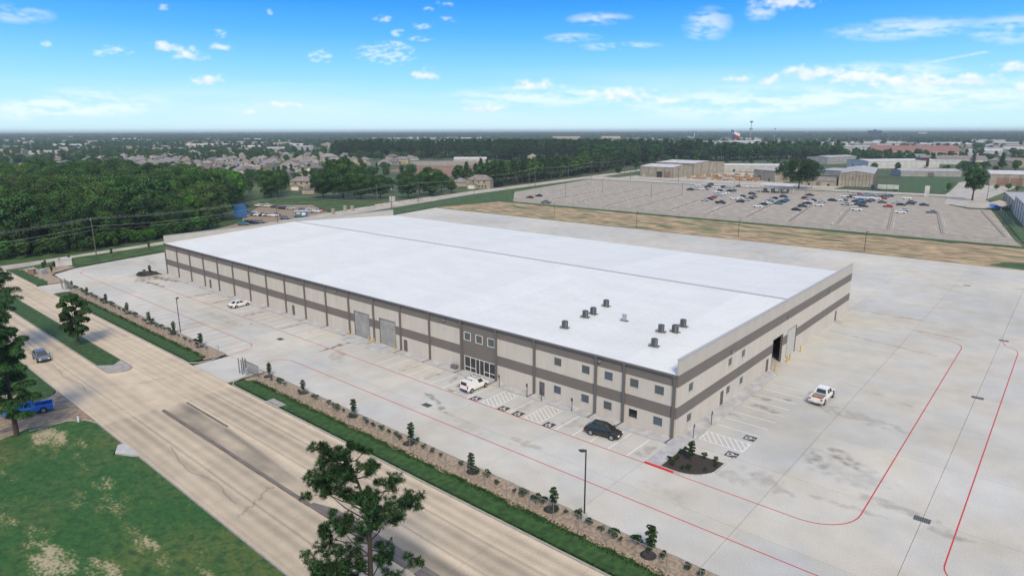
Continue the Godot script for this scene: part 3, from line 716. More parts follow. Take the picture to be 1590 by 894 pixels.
	var al := MB.new(); al.box(V(-0.65, 0.0, -0.35), V(0.65, 0.05, 0.35)); obj("base", al, M["walk"], ac)
	var bn := 0
	for p in [[-67.75, 0.9, "left of the left shutter door"], [-61.75, 0.9, "right of the left shutter door"], [-60.0, 0.9, "left of the right shutter door"], [-54.2, 0.9, "right of the right shutter door"], [0.9, -32.7, "on the near side of the open doorway"], [0.9, -38.4, "on the far side of the open doorway"], [0.9, -39.8, "on the near side of the closed end wall door"], [0.9, -45.3, "on the far side of the closed end wall door"]]:
		var t := thing("bollard", "yellow steel bollard " + p[2], "bollard", V(p[0], 0.0, p[1]), 0, "yellow door bollards")
		var b := MB.new(); b.tube(V(0, 0, 0), V(0, 1.1, 0), 0.11, 0.11, 10); obj("post", b, M["yellow"], t)
		var d := MB.new(); d.tube(V(0, 1.1, 0), V(0, 1.16, 0), 0.105, 0.05, 10); obj("cap", d, M["yellow"], t)
		bn += 1

# ---------------------------------------------------------------- ground, roads and markings
const YARD := [-163.0, 21.4, -176.0, 20.5, -181.0, 14.5, -184.5, 3.0, -188.5, -14.0, -207.0, -124.0, -214.5, -156.5, 100.0, -157.5, 100.0, 21.4]
func slabs(parent: Node, area: PackedVector2Array, xs: Array, zs: Array, y0: float, y1: float, m: Material, skip: PackedVector2Array, yard_uv := false, gap := 0.02, uo := Vector2(-215, -163), us := Vector2(1.0 / 300.0, 1.0 / 190.0)) -> void:
	for i in xs.size() - 1:
		for j in zs.size() - 1:
			var cell := rect(xs[i] + gap, zs[j] + gap, xs[i + 1] - gap, zs[j + 1] - gap)
			for p in Geometry2D.intersect_polygons(cell, area):
				var parts := [p]
				if skip.size(): parts = Geometry2D.clip_polygons(p, skip)
				for q in parts:
					if q.size() < 3: continue
					var b := MB.new()
					if yard_uv:
						b.uo = uo; b.us = us
					b.slab(q, y0, y1)
					obj("slab", b, m, parent)
func stripe(parent: Node, called: String, pts: Array, w: float, y: float, m: Material) -> void:
	var b := MB.new()
	for i in range(0, pts.size() - 2, 2):
		var p := V(pts[i], y, pts[i + 1]); var q := V(pts[i + 2], y, pts[i + 3])
		var d := (q - p).normalized()
		var s := d.cross(Vector3.UP) * (w / 2)
		var e := d * (w * 0.12 if i > 0 else 0.0)
		b.quad(p - e - s, p - e + s, q + s, q - s)
		for k in range(b.v.size() - 4, b.v.size()): b.n[k] = Vector3.UP
	obj(called, b, m, parent)
func arc(cx: float, cz: float, r: float, a0: float, a1: float, n := 10) -> Array:
	var o := []
	for i in n + 1:
		var a := deg_to_rad(lerpf(a0, a1, i / float(n)))
		o.append(cx + cos(a) * r); o.append(cz + sin(a) * r)
	return o
func kerb_line(parent: Node, pts: Array, w := 0.18, h := 0.14, m: Material = null) -> void:
	for i in range(0, pts.size() - 2, 2):
		var p := V(pts[i], 0, pts[i + 1]); var q := V(pts[i + 2], 0, pts[i + 3])
		var l := p.distance_to(q)
		var n := maxi(1, int(round(l / 9.0)))
		for k in n:
			var a := p.lerp(q, k / float(n)); var b := p.lerp(q, (k + 1) / float(n))
			var d := (b - a).normalized(); var s := d.cross(Vector3.UP) * (w / 2)
			a += d * 0.006; b -= d * 0.006
			var g := MB.new()
			var u := V(0, h, 0); var lo := V(0, -0.05, 0); var t := s * 0.75
			g.hexa([a - s + lo, b - s + lo, b + s + lo, a + s + lo, a - t + u, b - t + u, b + t + u, a + t + u] if (b - a).cross(s).y > 0 else [a + s + lo, b + s + lo, b - s + lo, a - s + lo, a + t + u, b + t + u, b - t + u, a - t + u])
			obj("kerb", g, m if m else M["kerb"], parent)
func wheel_symbol(parent: Node, x: float, z: float, turn: float) -> void:
	var o := Node3D.new()
	put(o, "accessible_marking", parent)
	o.position = V(x, 0, z); o.rotation.y = turn
	var b := MB.new(); b.sheet(rect(-0.72, -0.72, 0.72, 0.72), 0.006); obj("square", b, M["black_paint"], o)
	var f := MB.new()
	var bar := func(x0: float, z0: float, x1: float, z1: float, w: float):
		var p := V(x0, 0.011, z0); var q := V(x1, 0.011, z1)
		var s := (q - p).normalized().cross(Vector3.UP) * w / 2
		f.quad(p - s, p + s, q + s, q - s)
	for k in 12:   # the wheel: most of a ring
		var a0 := deg_to_rad(10 + k * 20.0); var a1 := deg_to_rad(30 + k * 20.0)
		bar.call(-0.03 + cos(a0) * 0.33, 0.17 + sin(a0) * 0.33, -0.03 + cos(a1) * 0.33, 0.17 + sin(a1) * 0.33, 0.11)
	for k in 6:
		var a0 := k * TAU / 6; var a1 := (k + 1) * TAU / 6
		f.tri(V(-0.1, 0.011, -0.52), V(-0.1 + cos(a1) * 0.1, 0.011, -0.52 + sin(a1) * 0.1), V(-0.1 + cos(a0) * 0.1, 0.011, -0.52 + sin(a0) * 0.1))
	bar.call(-0.1, -0.40, -0.05, 0.06, 0.13); bar.call(-0.09, -0.18, 0.24, -0.18, 0.09); bar.call(-0.05, 0.04, 0.30, 0.04, 0.11); bar.call(0.27, 0.0, 0.42, 0.46, 0.11); bar.call(0.38, 0.46, 0.54, 0.42, 0.09)
	obj("wheelchair_symbol", f, M["white_paint"], o)
func hatch(parent: Node, x0: float, z0: float, x1: float, z1: float, along_z: bool) -> void:
	stripe(parent, "hatch_line", [x0, z0, x1, z0, x1, z1, x0, z1, x0, z0], 0.11, 0.0042, M["white_paint"])
	var n := 7
	for k in range(1, n + 3):
		if along_z:
			var z := z0 + (z1 - z0) * k / float(n)
			var za := z; var zb := z - (x1 - x0) * 0.75
			var xa := x1; var xb := x0
			if za > z1: xa = x1 - (za - z1) / 0.75; za = z1
			if zb < z0: xb = x0 + (z0 - zb) / 0.75; zb = z0
			if xb < xa - 0.1: stripe(parent, "hatch_line", [xa, za, xb, zb], 0.11, 0.005, M["white_paint"])
		else:
			var x := x0 + (x1 - x0) * k / float(n)
			var xa := x; var xb := x - (z1 - z0) * 0.75
			var za := z1; var zb := z0
			if xa > x1: za = z1 - (xa - x1) / 0.75; xa = x1
			if xb < x0: zb = z0 + (x0 - xb) / 0.75; xb = x0
			if zb < za - 0.1: stripe(parent, "hatch_line", [xa, za, xb, zb], 0.11, 0.005, M["white_paint"])
func grate(parent: Node, x: float, z: float) -> void:
	var b := MB.new()
	b.box(V(x - 0.75, -0.05, z - 0.5), V(x + 0.75, 0.012, z + 0.5))
	var o := obj("drain_frame", b, M["unit_dark"], parent)
	for k in 8:
		var s := MB.new()
		s.box(V(x - 0.68 + k * 0.175, 0.0, z - 0.44), V(x - 0.60 + k * 0.175, 0.03, z + 0.44))
		obj("grate_bar", s, M["black_metal"], o)

var yard: Node3D
func build_ground() -> void:
	var b := MB.new()
	b.sheet(rect(-8500, -8500, 3500, 1500), -0.30)
	struct("terrain", b, M["terrain"])
	# the yard: one slab per pour, over a bed
	yard = Node3D.new(); put(yard, "yard"); kind(yard, "structure")
	var ym := mat("yard_concrete", lin(0.66, 0.65, 0.58), 0.85)
	ym.albedo_texture = yard_texture()
	ym.detail_enabled = true; ym.detail_blend_mode = BaseMaterial3D.BLEND_MODE_MUL; ym.detail_uv_layer = BaseMaterial3D.DETAIL_UV_2
	ym.detail_albedo = noise_tex("concrete_fine", 91, 0.06, 5, gray(0.88), gray(1.0)); ym.uv2_triplanar = true; ym.uv2_world_triplanar = true; ym.uv2_scale = Vector3(0.16, 0.16, 0.16)
	var xs := []; var zs := []
	for k in range(18, -7, -1): xs.append(27.1 - 13.6 * k)
	zs = [21.4, 13.4, -0.2]
	for k in range(1, 12): zs.append(-0.2 - 13.6 * k)
	zs.append(-158.0)
	zs.reverse()
	slabs(yard, poly(YARD), xs, zs, -0.2, 0.0, ym, rect(-LEN + 0.2, -DEP + 0.2, -0.2, -0.2), true)
	for r in [rect(-162.5, 21.44, -150.5, 27.75), rect(-74.0, 21.44, -62.3, 27.75)]:
		slabs(yard, r, [r[0].x, (r[0].x + r[2].x) / 2, r[2].x], [21.44, 27.75], -0.2, 0.0, ym, PackedVector2Array(), true)
	# side walks
	var wk := Node3D.new(); put(wk, "sidewalk"); kind(wk, "structure")
	for k in 50:
		var x0 := -LEN + 3.05 * k
		var g := MB.new(); g.slab(rect(x0 + 0.015, 0.005, minf(x0 + 3.035, -0.01), 1.8), -0.1, 0.15)
		obj("slab", g, M["walk"], wk)
	for k in 13:
		var z0 := 1.8 - 2.55 * k
		var g := MB.new(); g.slab(rect(0.012, z0 - 2.535, 1.9, z0), -0.1, 0.15)
		obj("slab", g, M["walk"], wk)
	for k in 2:
		var g := MB.new(); g.slab(rect(0.0, 1.815 + 2.9 * k, 1.9, 4.7 + 2.9 * k), -0.1, 0.15)
		obj("slab", g, M["walk"], wk)
	for k in [0, 1]:   # aprons at the two overhead doors
		var g := MB.new(); g.hexa([V(-67.4 + k * 7.7, -0.05, 3.4), V(-62.0 + k * 7.7, -0.05, 3.4), V(-62.0 + k * 7.7, -0.05, 1.81), V(-67.4 + k * 7.7, -0.05, 1.81), V(-67.4 + k * 7.7, 0.012, 3.4), V(-62.0 + k * 7.7, 0.012, 3.4), V(-62.0 + k * 7.7, 0.148, 1.81), V(-67.4 + k * 7.7, 0.148, 1.81)])
		obj("apron", g, M["walk"], wk)
	for z in [-31.4, -69.5]:
		var g := MB.new(); g.slab(rect(0.012, z - 0.9, 1.5, z + 0.9), -0.1, 0.16)
		obj("door_step", g, M["walk"], wk)
	for i in 21:   # downspout troughs across the walk
		var x: float = -LEN + 7.62 * i if i < 18 else [-12.1, -7.67, -0.42][i - 18]
		var g := MB.new(); g.box(V(x - 0.14, 0.1, 0.26), V(x + 0.14, 0.156, 1.83)); 
		obj("drain_trough", g, M["trim_dark"], wk)
	# painted lines
	var wp: Material = M["white_paint"]; var rp: Material = M["red_paint"]
	for k in range(0, 55):
		var x := -2.45 - 2.715 * k
		if (x < -52 and x > -71) or x < -149: continue
		if k in [5, 6, 8, 9]: continue
		stripe(yard, "parking_line", [x, 2.0, x, 7.5], 0.14, 0.004, wp)
	hatch(yard, -26.9, 2.1, -24.2, 7.4, true); hatch(yard, -18.8, 2.1, -16.1, 7.4, true)
	for x in [-28.3, -22.85, -20.15, -14.75]: wheel_symbol(yard, x, 6.95, 0.0)
	for k in 9:
		var z := -5.1 - 2.72 * k
		if k == 0: continue
		stripe(yard, "parking_line", [2.3, z, 7.9, z], 0.12, 0.004, wp)
	hatch(yard, 2.2, -5.05, 7.75, -2.35, false)
	for z in [-6.6, -0.9]: wheel_symbol(yard, 7.05, z, -PI / 2)
	for k in 30:
		var x := -76.0 - 2.715 * k
		stripe(yard, "parking_line", [x, 15.75, x, 21.1], 0.14, 0.004, wp)
	stripe(yard, "fire_lane_line", [-139.5, 7.7, 17.4, 7.75] + arc(17.4, 2.95, 4.8, 90, 0) + [22.2, -66.0] + arc(18.2, -66.0, 4.0, 0, -70, 6) + [14.0, -72.0], 0.13, 0.004, rp)
	stripe(yard, "fire_lane_line", [-178.0, 7.0] + arc(-170.5, 8.0, 7.5, 170, 90, 8) + [-77.5, 15.6, -75.8, 16.3, -74.9, 18.6, -73.9, 23.0], 0.13, 0.004, rp)
	stripe(yard, "fire_lane_line", [-66.6, 18.8, -65.6, 16.6, -63.8, 15.65, 60.0, 15.65], 0.13, 0.004, rp)
	stripe(yard, "fire_lane_line", [27.0, -77.0] + arc(26.0, -69.2, 4.1, -60, 0, 6) + [30.1, -69.0, 30.0, 6.8] + arc(32.5, 6.8, 2.5, 180, 90, 6) + [60.0, 9.3], 0.13, 0.004, rp)
	for p in [[27.1, -0.2], [27.3, -41.0], [27.5, -76.4], [16.0, -125.0], [-32.0, 13.2], [-76.0, 10.6]]: grate(yard, p[0], p[1])
	# corner planting islands with their kerbs
	for q in [[0, "planting_bed"], [1, "planting_bed"]]:
		var e := Node3D.new(); put(e, q[1]); kind(e, "structure")
		var pts: Array = ([2.0, 1.95, 2.0, 7.45, 3.7, 7.45] + arc(3.7, 3.65, 3.8, 90, 15, 8) + [7.45, 1.95]) if q[0] == 0 else ([-160.0, 1.0, -161.8, 3.0, -160.5, 5.0, -157.5, 6.5, -154.5, 6.9, -153.0, 6.0, -153.0, 1.0])
		var g := MB.new(); g.slab(poly(pts), -0.1, 0.12); obj("soil", g, M["mulch"], e)
		kerb_line(e, pts + [pts[0], pts[1]] if q[0] == 1 else pts.slice(2) + [7.7, -0.2], 0.2, 0.17, M["walk"])
	var rk := MB.new(); rk.box(V(0.05, 0.0, 7.56), V(3.7, 0.176, 7.72))
	obj("painted_kerb", rk, mat("kerb_red", lin(0.58, 0.04, 0.045), 0.6), yard)
	# the divided road: one slab per panel in each lane
	var road := Node3D.new(); put(road, "road"); kind(road, "structure")
	var rx := []
	for k in 30: rx.append(-201.0 + 9.0 * k)
	slabs(road, poly([-198, 27.8, 60, 27.8, 60, 46.0, -201, 46.0]), rx, [27.8, 31.15, 34.55, 38.5, 42.2, 46.0], -0.2, 0.0, M["road"], PackedVector2Array(), true, 0.012, Vector2(-203, 27.5), Vector2(1.0 / 265.0, 1.0 / 19.0))
	kerb_line(road, [-60.3, 27.7, 60.0, 27.7]); kerb_line(road, [-149.6, 27.7, -75.8, 27.7]); kerb_line(road, [-190.0, 27.7, -163.6, 27.7])
	kerb_line(road, [-75.8, 27.7, -74.6, 26.6, -74.2, 24.8, -75.6, 21.7]); kerb_line(road, [-60.3, 27.7, -61.6, 26.9, -62.2, 25.2, -62.1, 23.6]); kerb_line(road, [-149.6, 27.7, -150.3, 26.8, -150.5, 24.5])
	kerb_line(road, [-46.8, 46.1, 60.0, 46.1]); kerb_line(road, [-190.0, 46.1, -79.0, 46.1] + arc(-79.0, 49.6, 3.5, -90, -10, 6)); kerb_line(road, [-65.2, 52.8, -65.0, 48.6, -63.5, 46.9, -61.1, 46.1, -52.2, 46.1])
	# grassed median of the far carriageway
	var md := Node3D.new(); put(md, "grass_median"); kind(md, "structure")
	var nose := [-190.0, 34.6, -84.0, 34.6] + arc(-81.6, 36.5, 1.9, -90, 90, 8) + [-84.0, 38.4, -190.0, 38.4]
	var mg := MB.new(); mg.slab(poly([-190.0, 34.75, -86.0, 34.75, -84.2, 36.5, -86.0, 38.25, -190.0, 38.25]), -0.1, 0.11); obj("turf", mg, M["grass"], md)
	var mn := MB.new(); mn.slab(poly([-86.0, 34.74, -84.0, 34.74] + arc(-81.7, 36.5, 1.74, -90, 90, 8) + [-84.0, 38.26, -86.0, 38.26, -84.2, 36.5]), -0.1, 0.10); obj("concrete_nose", mn, M["kerb"], md)
	kerb_line(md, nose)
	# the narrow stained median in front and the worn turning lane beside it
	var ms := Node3D.new(); put(ms, "paved_median"); kind(ms, "structure")
	kerb_line(ms, [-59.0, 35.2, -46.8, 35.2], 0.3, 0.1, M["road_dark"]); kerb_line(ms, [-58.7, 38.6, -22.0, 38.6], 0.46, 0.17, M["road_dark"])
	var wd := MB.new(); wd.slab(poly([-22.0, 38.1, -19.0, 37.2, -6.5, 37.2, -6.0, 37.9, -6.5, 38.7, -22.0, 38.75]), -0.1, 0.13); obj("concrete_strip", wd, M["road_dark"], ms)
	var we := MB.new(); we.slab(poly([-5.3, 37.4, 60.0, 37.3, 60.0, 38.7, -5.3, 38.7]), -0.1, 0.12); obj("concrete_strip", we, M["road_dark"], ms)
	# verges, planting strip and back kerb
	for s in [[-60.2, 60.0], [-149.3, -76.0], [-190.0, -164.0]]:
		var v := Node3D.new(); put(v, "grass_verge"); kind(v, "structure")
		var edge := [s[0], 27.62, s[1], 27.62]
		var n := int((s[1] - s[0]) / 1.1)
		var inner := []
		for k in n + 1:
			inner.append(s[1] - (s[1] - s[0]) * k / float(n)); inner.append(24.6 + rf(-0.42, 0.42))
		var g := MB.new(); g.slab(poly(edge + inner), -0.1, 0.10); obj("turf", g, M["grass"], v)
		var d := MB.new(); d.slab(rect(s[0] - 1.2, 21.55, s[1] + 0.6, 25.2), -0.1, 0.07); obj("soil", d, M["sand"], v)
		kerb_line(v, [s[0] - 3.4, 21.48, s[1] + 0.5, 21.48], 0.16, 0.15)
	var nw := Node3D.new(); put(nw, "corner_lawn"); kind(nw, "structure")
	var ng := MB.new(); ng.slab(poly([-164, 27.6, -163.4, 25.3, -172.5, 23.8, -178.0, 20.9, -183.0, 14.5, -186.2, 3.0, -190.2, -14.0, -208.6, -124.0, -216.2, -157.5, -234, -157.5, -226.5, -124.0, -204.2, -19.0, -200.0, 10.0, -194.0, 23.0, -188.0, 27.6]), -0.2, 0.03); obj("turf", ng, M["far_grass"], nw)
	var nd := MB.new(); nd.slab(poly([-166, 24.6, -172.3, 22.9, -178.5, 19.6, -183.2, 13.5, -189.5, 15.5, -188.0, 20.5, -181.0, 25.6, -172.0, 25.4]), -0.1, 0.06); obj("soil", nd, M["sand"], nw)
	# the field in front, the sandy driveway and the left verge
	var fm := mat("field_turf", Color.WHITE, 0.95)
	fm.albedo_texture = field_texture()
	fm.detail_enabled = true; fm.detail_blend_mode = BaseMaterial3D.BLEND_MODE_MUL; fm.detail_uv_layer = BaseMaterial3D.DETAIL_UV_2
	fm.detail_albedo = T["grassfine"]; fm.uv2_triplanar = true; fm.uv2_world_triplanar = true; fm.uv2_scale = Vector3(0.35, 0.35, 0.35)
	var fd := MB.new()
	fd.uo = Vector2(-95, 45.5); fd.us = Vector2(1.0 / 105.0, 1.0 / 60.0)
	fd.slab(poly([-61.2, 46.25, -52.2, 46.25, -51.8, 46.8, -49.9, 48.0, -47.6, 46.7, -46.8, 46.25, 9.9, 46.25, 9.9, 105.0, -70.0, 105.0, -68.0, 66.0, -65.0, 56.0, -66.2, 52.8, -65.1, 48.6, -63.6, 46.9]), -0.2, 0.05)
	struct("field", fd, fm)
	var f2 := MB.new(); f2.slab(rect(9.92, 46.2, 70, 105), -0.2, 0.05); struct("field", f2, M["grass"])
	var inl := MB.new(); inl.slab(poly([-52.0, 45.98, -52.0, 46.7, -50.0, 47.7, -47.9, 46.6, -47.0, 46.0, -47.0, 45.98]), -0.1, 0.12); struct("storm_inlet", inl, M["walk"])
	var in2 := MB.new(); in2.box(V(-50.6, -0.1, 26.4), V(-47.2, 0.16, 27.85)); struct("storm_inlet", in2, M["kerb"])
	var dw := MB.new(); dw.slab(poly([-79.0, 46.02, -61.3, 46.02, -63.6, 46.9, -65.1, 48.6, -66.2, 52.8, -65.0, 56.0, -68.0, 66.0, -70, 105, -84, 105, -81, 66, -78.0, 54.0, -75.6, 49.6, -76.4, 47.0]), -0.2, 0.02); struct("driveway", dw, M["gravel_drive"])
	var lv := MB.new(); lv.slab(poly([-200, 46.2, -79.0, 46.2, -76.6, 47.2, -75.6, 49.6, -78.0, 54.0, -81, 66, -84, 105, -300, 105, -300, 46.2]), -0.2, 0.06); struct("grass_verge", lv, M["grass"])
	var sp := MB.new(); sp.slab(poly([-77.6, 50.0, -79.2, 51.2, -84.0, 53.5, -82.0, 50.2, -79.0, 49.0]), -0.1, 0.075); struct("bare_soil", sp, M["sand"])
	# the cross street beyond the far end and the road to the back
	var cs := MB.new(); cs.slab(poly([-191, 60, -195.5, 21.6, -199.9, 9.0, -204.5, -19.0, -228.0, -124.0, -231.0, -138.0, -251.0, -219.0, -263.0, -300.0, -276.0, -400.0, -290.0, -470.0, -320, -640, -328, -640, -303.0, -500.0, -286.0, -380.0, -267.5, -239.0, -245.0, -133.0, -228.5, -73.0, -211.0, -21.0, -202.5, 20.0, -199.5, 60]), -0.25, -0.02); struct("street", cs, M["street"])
	var gb := MB.new(); gb.slab(poly([-234.2, -157.6, -100, -157.6, -100, -161, -216, -163, -209, -205, -204, -206.5, -241.5, -250, -269, -372, -276, -372, -263.0, -300.0, -251.0, -219.0]), -0.25, -0.08); struct("street_verge", gb, M["far_grass"])
	var wl := MB.new(); wl.slab(poly([-211.5, -21.5, -203, 20, -200, 60, -330, 60, -330, -60, -240, -64]), -0.25, -0.06); struct("woodland_floor", wl, M["far_grass"])
	# strip of bare ground between the yard and the big car park
	var ds := MB.new(); ds.slab(poly([-216, -158.5, 100, -158.5, 100, -213, 40, -203, 30, -200, -209.5, -200]), -0.25, -0.07); struct("bare_strip", ds, M["dirt"])
	var dg := MB.new()
	var up := []; var dn := []
	for k in 61:
		var x := -209.0 + 249.0 * k / 60.0
		up.append(x); up.append(-200.8 + rf(-1.6, 1.6) + (2.2 if k > 40 and k < 52 else 0.0)); dn.append(-205.2); dn.append(249.0 * (1 - k / 60.0) - 209.0)
	var ring := up.duplicate()
	for k in 61: ring.append(dn[k * 2 + 1]); ring.append(dn[k * 2])
	dg.slab(poly(ring), -0.25, -0.05); struct("grass_strip", dg, M["far_grass"])
	for k in 120:   # tufts of weeds on the bare strip
		var x := rf(-205, 24); var z := rf(-197, -172) if k % 3 else rf(-172, -160)
		var g := MB.new()
		var ps := []
		var rr := rf(1.0, 3.6)
		for i in 9:
			var a := TAU * i / 9; var r := rr * rf(0.5, 1.2)
			ps.append(x + cos(a) * r * 2.2); ps.append(z + sin(a) * r * 0.5)
		g.sheet(poly(ps), -0.066)
		struct("weed_patch", g, M["weeds"])
	var rg := MB.new(); rg.slab(poly([17, -160.5, 24, -158.7, 100, -158.7, 100, -186, 44, -183, 30, -178, 26, -172, 20, -168]), -0.25, -0.05); struct("grass_strip", rg, M["far_grass"])
	# big car park behind, its planting strips and the road past it
	var lot := MB.new(); lot.slab(poly([-204, -205.2, -241.5, -250, -268, -372, -200, -374.5, -143, -377.0, -24.0, -384, -17, -337, -7, -322, 2, -325, 19, -218, 22, -205.2]), -0.25, -0.04)
	struct("car_park", lot, M["lot"])
	for s in [[-222.8, -262.4, -243.2, -340.0], [-194.2, -226.8, -211.1, -335.5], [-174.5, -224.0, -193.6, -332.1], [-154.5, -223.0, -170.8, -328.0], [-137.1, -223.3, -152.0, -305.6], [-118.0, -223.5, -128.5, -278.9], [-97.9, -221.8, -107.3, -275.0], [-79.0, -222.2, -89.6, -286.1], [-59.6, -221.1, -71.9, -293.8], [-41.0, -222.2, -53.3, -292.5], [-21.4, -220.2, -35.7, -300.1], [-3.3, -221.0, -16.7, -299.5], [15.7, -226.3, -1.0, -317.0]]:
		var o := Node3D.new(); put(o, "planting_strip"); kind(o, "structure")
		var p := Vector2(s[0], s[1]); var q := Vector2(s[2], s[3])
		var side := (q - p).orthogonal().normalized()
		var w := 0.45
		var g := MB.new(); g.slab(PackedVector2Array([p - side * w, q - side * w, q + side * w, p + side * w]), -0.2, 0.03); obj("soil", g, M["bed"], o)
		var bare: bool = s[0] > -50
		kerb_line(o, [p.x, p.y, q.x, q.y], 0.5 if bare else 0.3, 0.12, M["kerb"])
		for k in 18:
			var t := p.lerp(q, (k + 0.5) / 18.0)
			for e in [-1, 1]:
				if rng.randf() < 0.55: continue
				var c: Vector2 = t + side * float(e) * (w + 1.2)
				var st := MB.new(); st.obox(Transform3D(Basis(Vector3.UP, -(q - p).angle()), V(c.x, 0.03, c.y)), V(1.7, 0.14, 0.2)); obj("wheel_stop", st, M["white_paint"], o)
	var br := MB.new(); br.slab(poly([-286, -378.0, -268.2, -377.0, -200, -379.0, -143, -381.0, -91, -386.0, -25.0, -388.0, -20, -344, -8, -331, 1, -332, 4, -345, -6, -380, 0, -500, -30, -560, -36, -520, -30, -440, -28, -403.0, -90, -402.0, -143, -398.0, -207, -398.0, -287.0, -408.0]), -0.25, -0.03); struct("back_road", br, M["street"])
	var ap := MB.new(); ap.slab(poly([-262, -406, -146, -400.5, -92.0, -404.0, -92.0, -432.0, -135, -434, -160, -500, -190, -540, -262, -540]), -0.25, -0.05); struct("works_yard", ap, M["street"])
	var ga := MB.new(); ga.slab(poly([-67, -406, -29.5, -407, -32, -440, -38, -520, -48, -575, -79, -556, -72.5, -520, -72.5, -436]), -0.25, -0.01); struct("mown_lawn", ga, M["far_grass"])
	var gr := MB.new(); gr.slab(poly([6, -345, -4, -378, 2, -378, 9, -330, 24, -260, 40, -206.5, 24, -205.4, 21, -218, 4, -326]), -0.25, -0.035); struct("side_lawn", gr, M["far_grass"])
	var gk := MB.new(); gk.slab(poly([-200, -373.8, -143, -376.3, -24.2, -383.3, -24.6, -386.2, -143, -379.8, -200, -377.5, -268, -375.9, -268, -372.6]), -0.25, -0.01); struct("grass_strip", gk, M["far_grass"])
	# building site, playing field and clearings beyond the cross street
	var st := MB.new(); st.slab(poly([-486, -341, -600, -505, -497, -540, -382, -400, -350, -322, -400, -330]), -0.28, -0.1); struct("building_site", st, M["red_dirt"])
	var pf := MB.new(); pf.slab(poly([-800, -395, -850, -485, -975, -560, -990, -510]), -0.28, -0.12); struct("playing_field", pf, mat("pf", lin(0.16, 0.19, 0.05), 0.95)) 
	var al := MB.new(); al.slab(poly([-213, -30, -239, -66, -262, -78, -292, -104, -276, -124, -238, -109, -229, -80]), -0.25, -0.045); struct("dealer_yard", al, M["gravel_drive"])
	var ag := MB.new(); ag.slab(poly([-240, -112, -280, -126, -300, -110, -345, -125, -330, -150, -248, -145, -243, -128]), -0.25, -0.05); struct("pasture", ag, M["far_grass"])

# ---------------------------------------------------------------- vehicles (forward is +x, ground at y 0)
func loft(b: MB, secs: Array) -> void:   # sections [x, half width, bottom, shoulder]
	var ring := func(s: Array) -> Array:
		var x: float = s[0]; var w: float = s[1]; var lo: float = s[2]; var hi: float = s[3]
		return [V(x, lo, w * 0.9), V(x, lo + 0.16, w), V(x, lerpf(lo, hi, 0.62), w), V(x, hi - 0.06, w * 0.95), V(x, hi, w * 0.82), V(x, hi + 0.02, 0), V(x, hi, -w * 0.82), V(x, hi - 0.06, -w * 0.95), V(x, lerpf(lo, hi, 0.62), -w), V(x, lo + 0.16, -w), V(x, lo, -w * 0.9)]
	for i in secs.size() - 1:
		var p: Array = ring.call(secs[i]); var q: Array = ring.call(secs[i + 1])
		for k in p.size():
			var j := (k + 1) % p.size()
			b.quad(p[k], q[k], q[j], p[j])
	for e in [0, secs.size() - 1]:
		var p: Array = ring.call(secs[e])
		for k in range(1, p.size() - 1):
			if e == 0: b.tri(p[0], p[k], p[k + 1])
			else: b.tri(p[0], p[k + 1], p[k])
func panel4(b: MB, a: Vector3, c: Vector3, d: Vector3, e: Vector3, u0: float, u1: float, v0: float, v1: float, out := 0.012) -> void:   # a piece of a four-cornered face, a little proud
	var at := func(u: float, v: float) -> Vector3: return a.lerp(c, u).lerp(e.lerp(d, u), v)
	var n := (c - a).cross(e - a).normalized() * out
	b.quad(at.call(u0, v0) + n, at.call(u1, v0) + n, at.call(u1, v1) + n, at.call(u0, v1) + n)
const KINDS := {
	"car": {"l": 4.7, "w": 0.9, "body": [[-2.35, 0.72, 0.34, 0.84], [-2.2, 0.84, 0.26, 0.98], [-1.5, 0.9, 0.24, 1.0], [0.6, 0.9, 0.24, 0.96], [1.6, 0.88, 0.24, 0.86], [2.2, 0.8, 0.26, 0.74], [2.36, 0.66, 0.34, 0.6]], "cab": [-1.75, 1.05, -1.05, 0.15, 0.96, 1.46], "ax": [-1.38, 1.42], "r": 0.33, "split": 0.5},
	"suv": {"l": 4.8, "w": 0.95, "body": [[-2.42, 0.7, 0.45, 0.86], [-2.3, 0.86, 0.33, 1.02], [-1.6, 0.95, 0.3, 1.06], [0.6, 0.95, 0.3, 1.0], [1.6, 0.93, 0.3, 0.94], [2.2, 0.82, 0.33, 0.82], [2.42, 0.62, 0.44, 0.66]], "cab": [-2.28, 1.35, -1.45, 0.1, 1.0, 1.62], "ax": [-1.42, 1.46], "r": 0.38, "split": 0.52},
	"pickup": {"l": 5.8, "w": 0.99, "body": [[-0.75, 0.98, 0.42, 1.16], [0.9, 0.99, 0.4, 1.16], [2.0, 0.97, 0.4, 1.12], [2.7, 0.9, 0.42, 1.04], [2.92, 0.78, 0.5, 0.86]], "cab": [-0.72, 1.6, -0.55, 0.95, 1.14, 1.88], "ax": [-1.75, 1.85], "r": 0.41, "split": 0.5},
	"van": {"l": 4.75, "w": 0.91, "body": [[-2.36, 0.88, 0.36, 1.05], [-2.2, 0.91, 0.3, 1.08], [1.0, 0.91, 0.3, 1.06], [1.7, 0.88, 0.3, 1.0], [2.2, 0.8, 0.32, 0.86], [2.38, 0.68, 0.42, 0.68]], "cab": [-2.36, 1.5, -2.3, 0.75, 1.04, 1.84], "ax": [-1.5, 1.5], "r": 0.33, "split": 0.5},
}
func cab_corners(k: Dictionary) -> Array:
	var c: Array = k.cab; var w: float = k.w
	var wb := w * 0.93; var wt := w * (0.74 if k != KINDS["van"] else 0.84)
	return [V(c[0], c[4], wb), V(c[1], c[4], wb), V(c[1], c[4], -wb), V(c[0], c[4], -wb), V(c[2], c[5], wt), V(c[3], c[5], wt), V(c[3], c[5], -wt), V(c[2], c[5], -wt)]
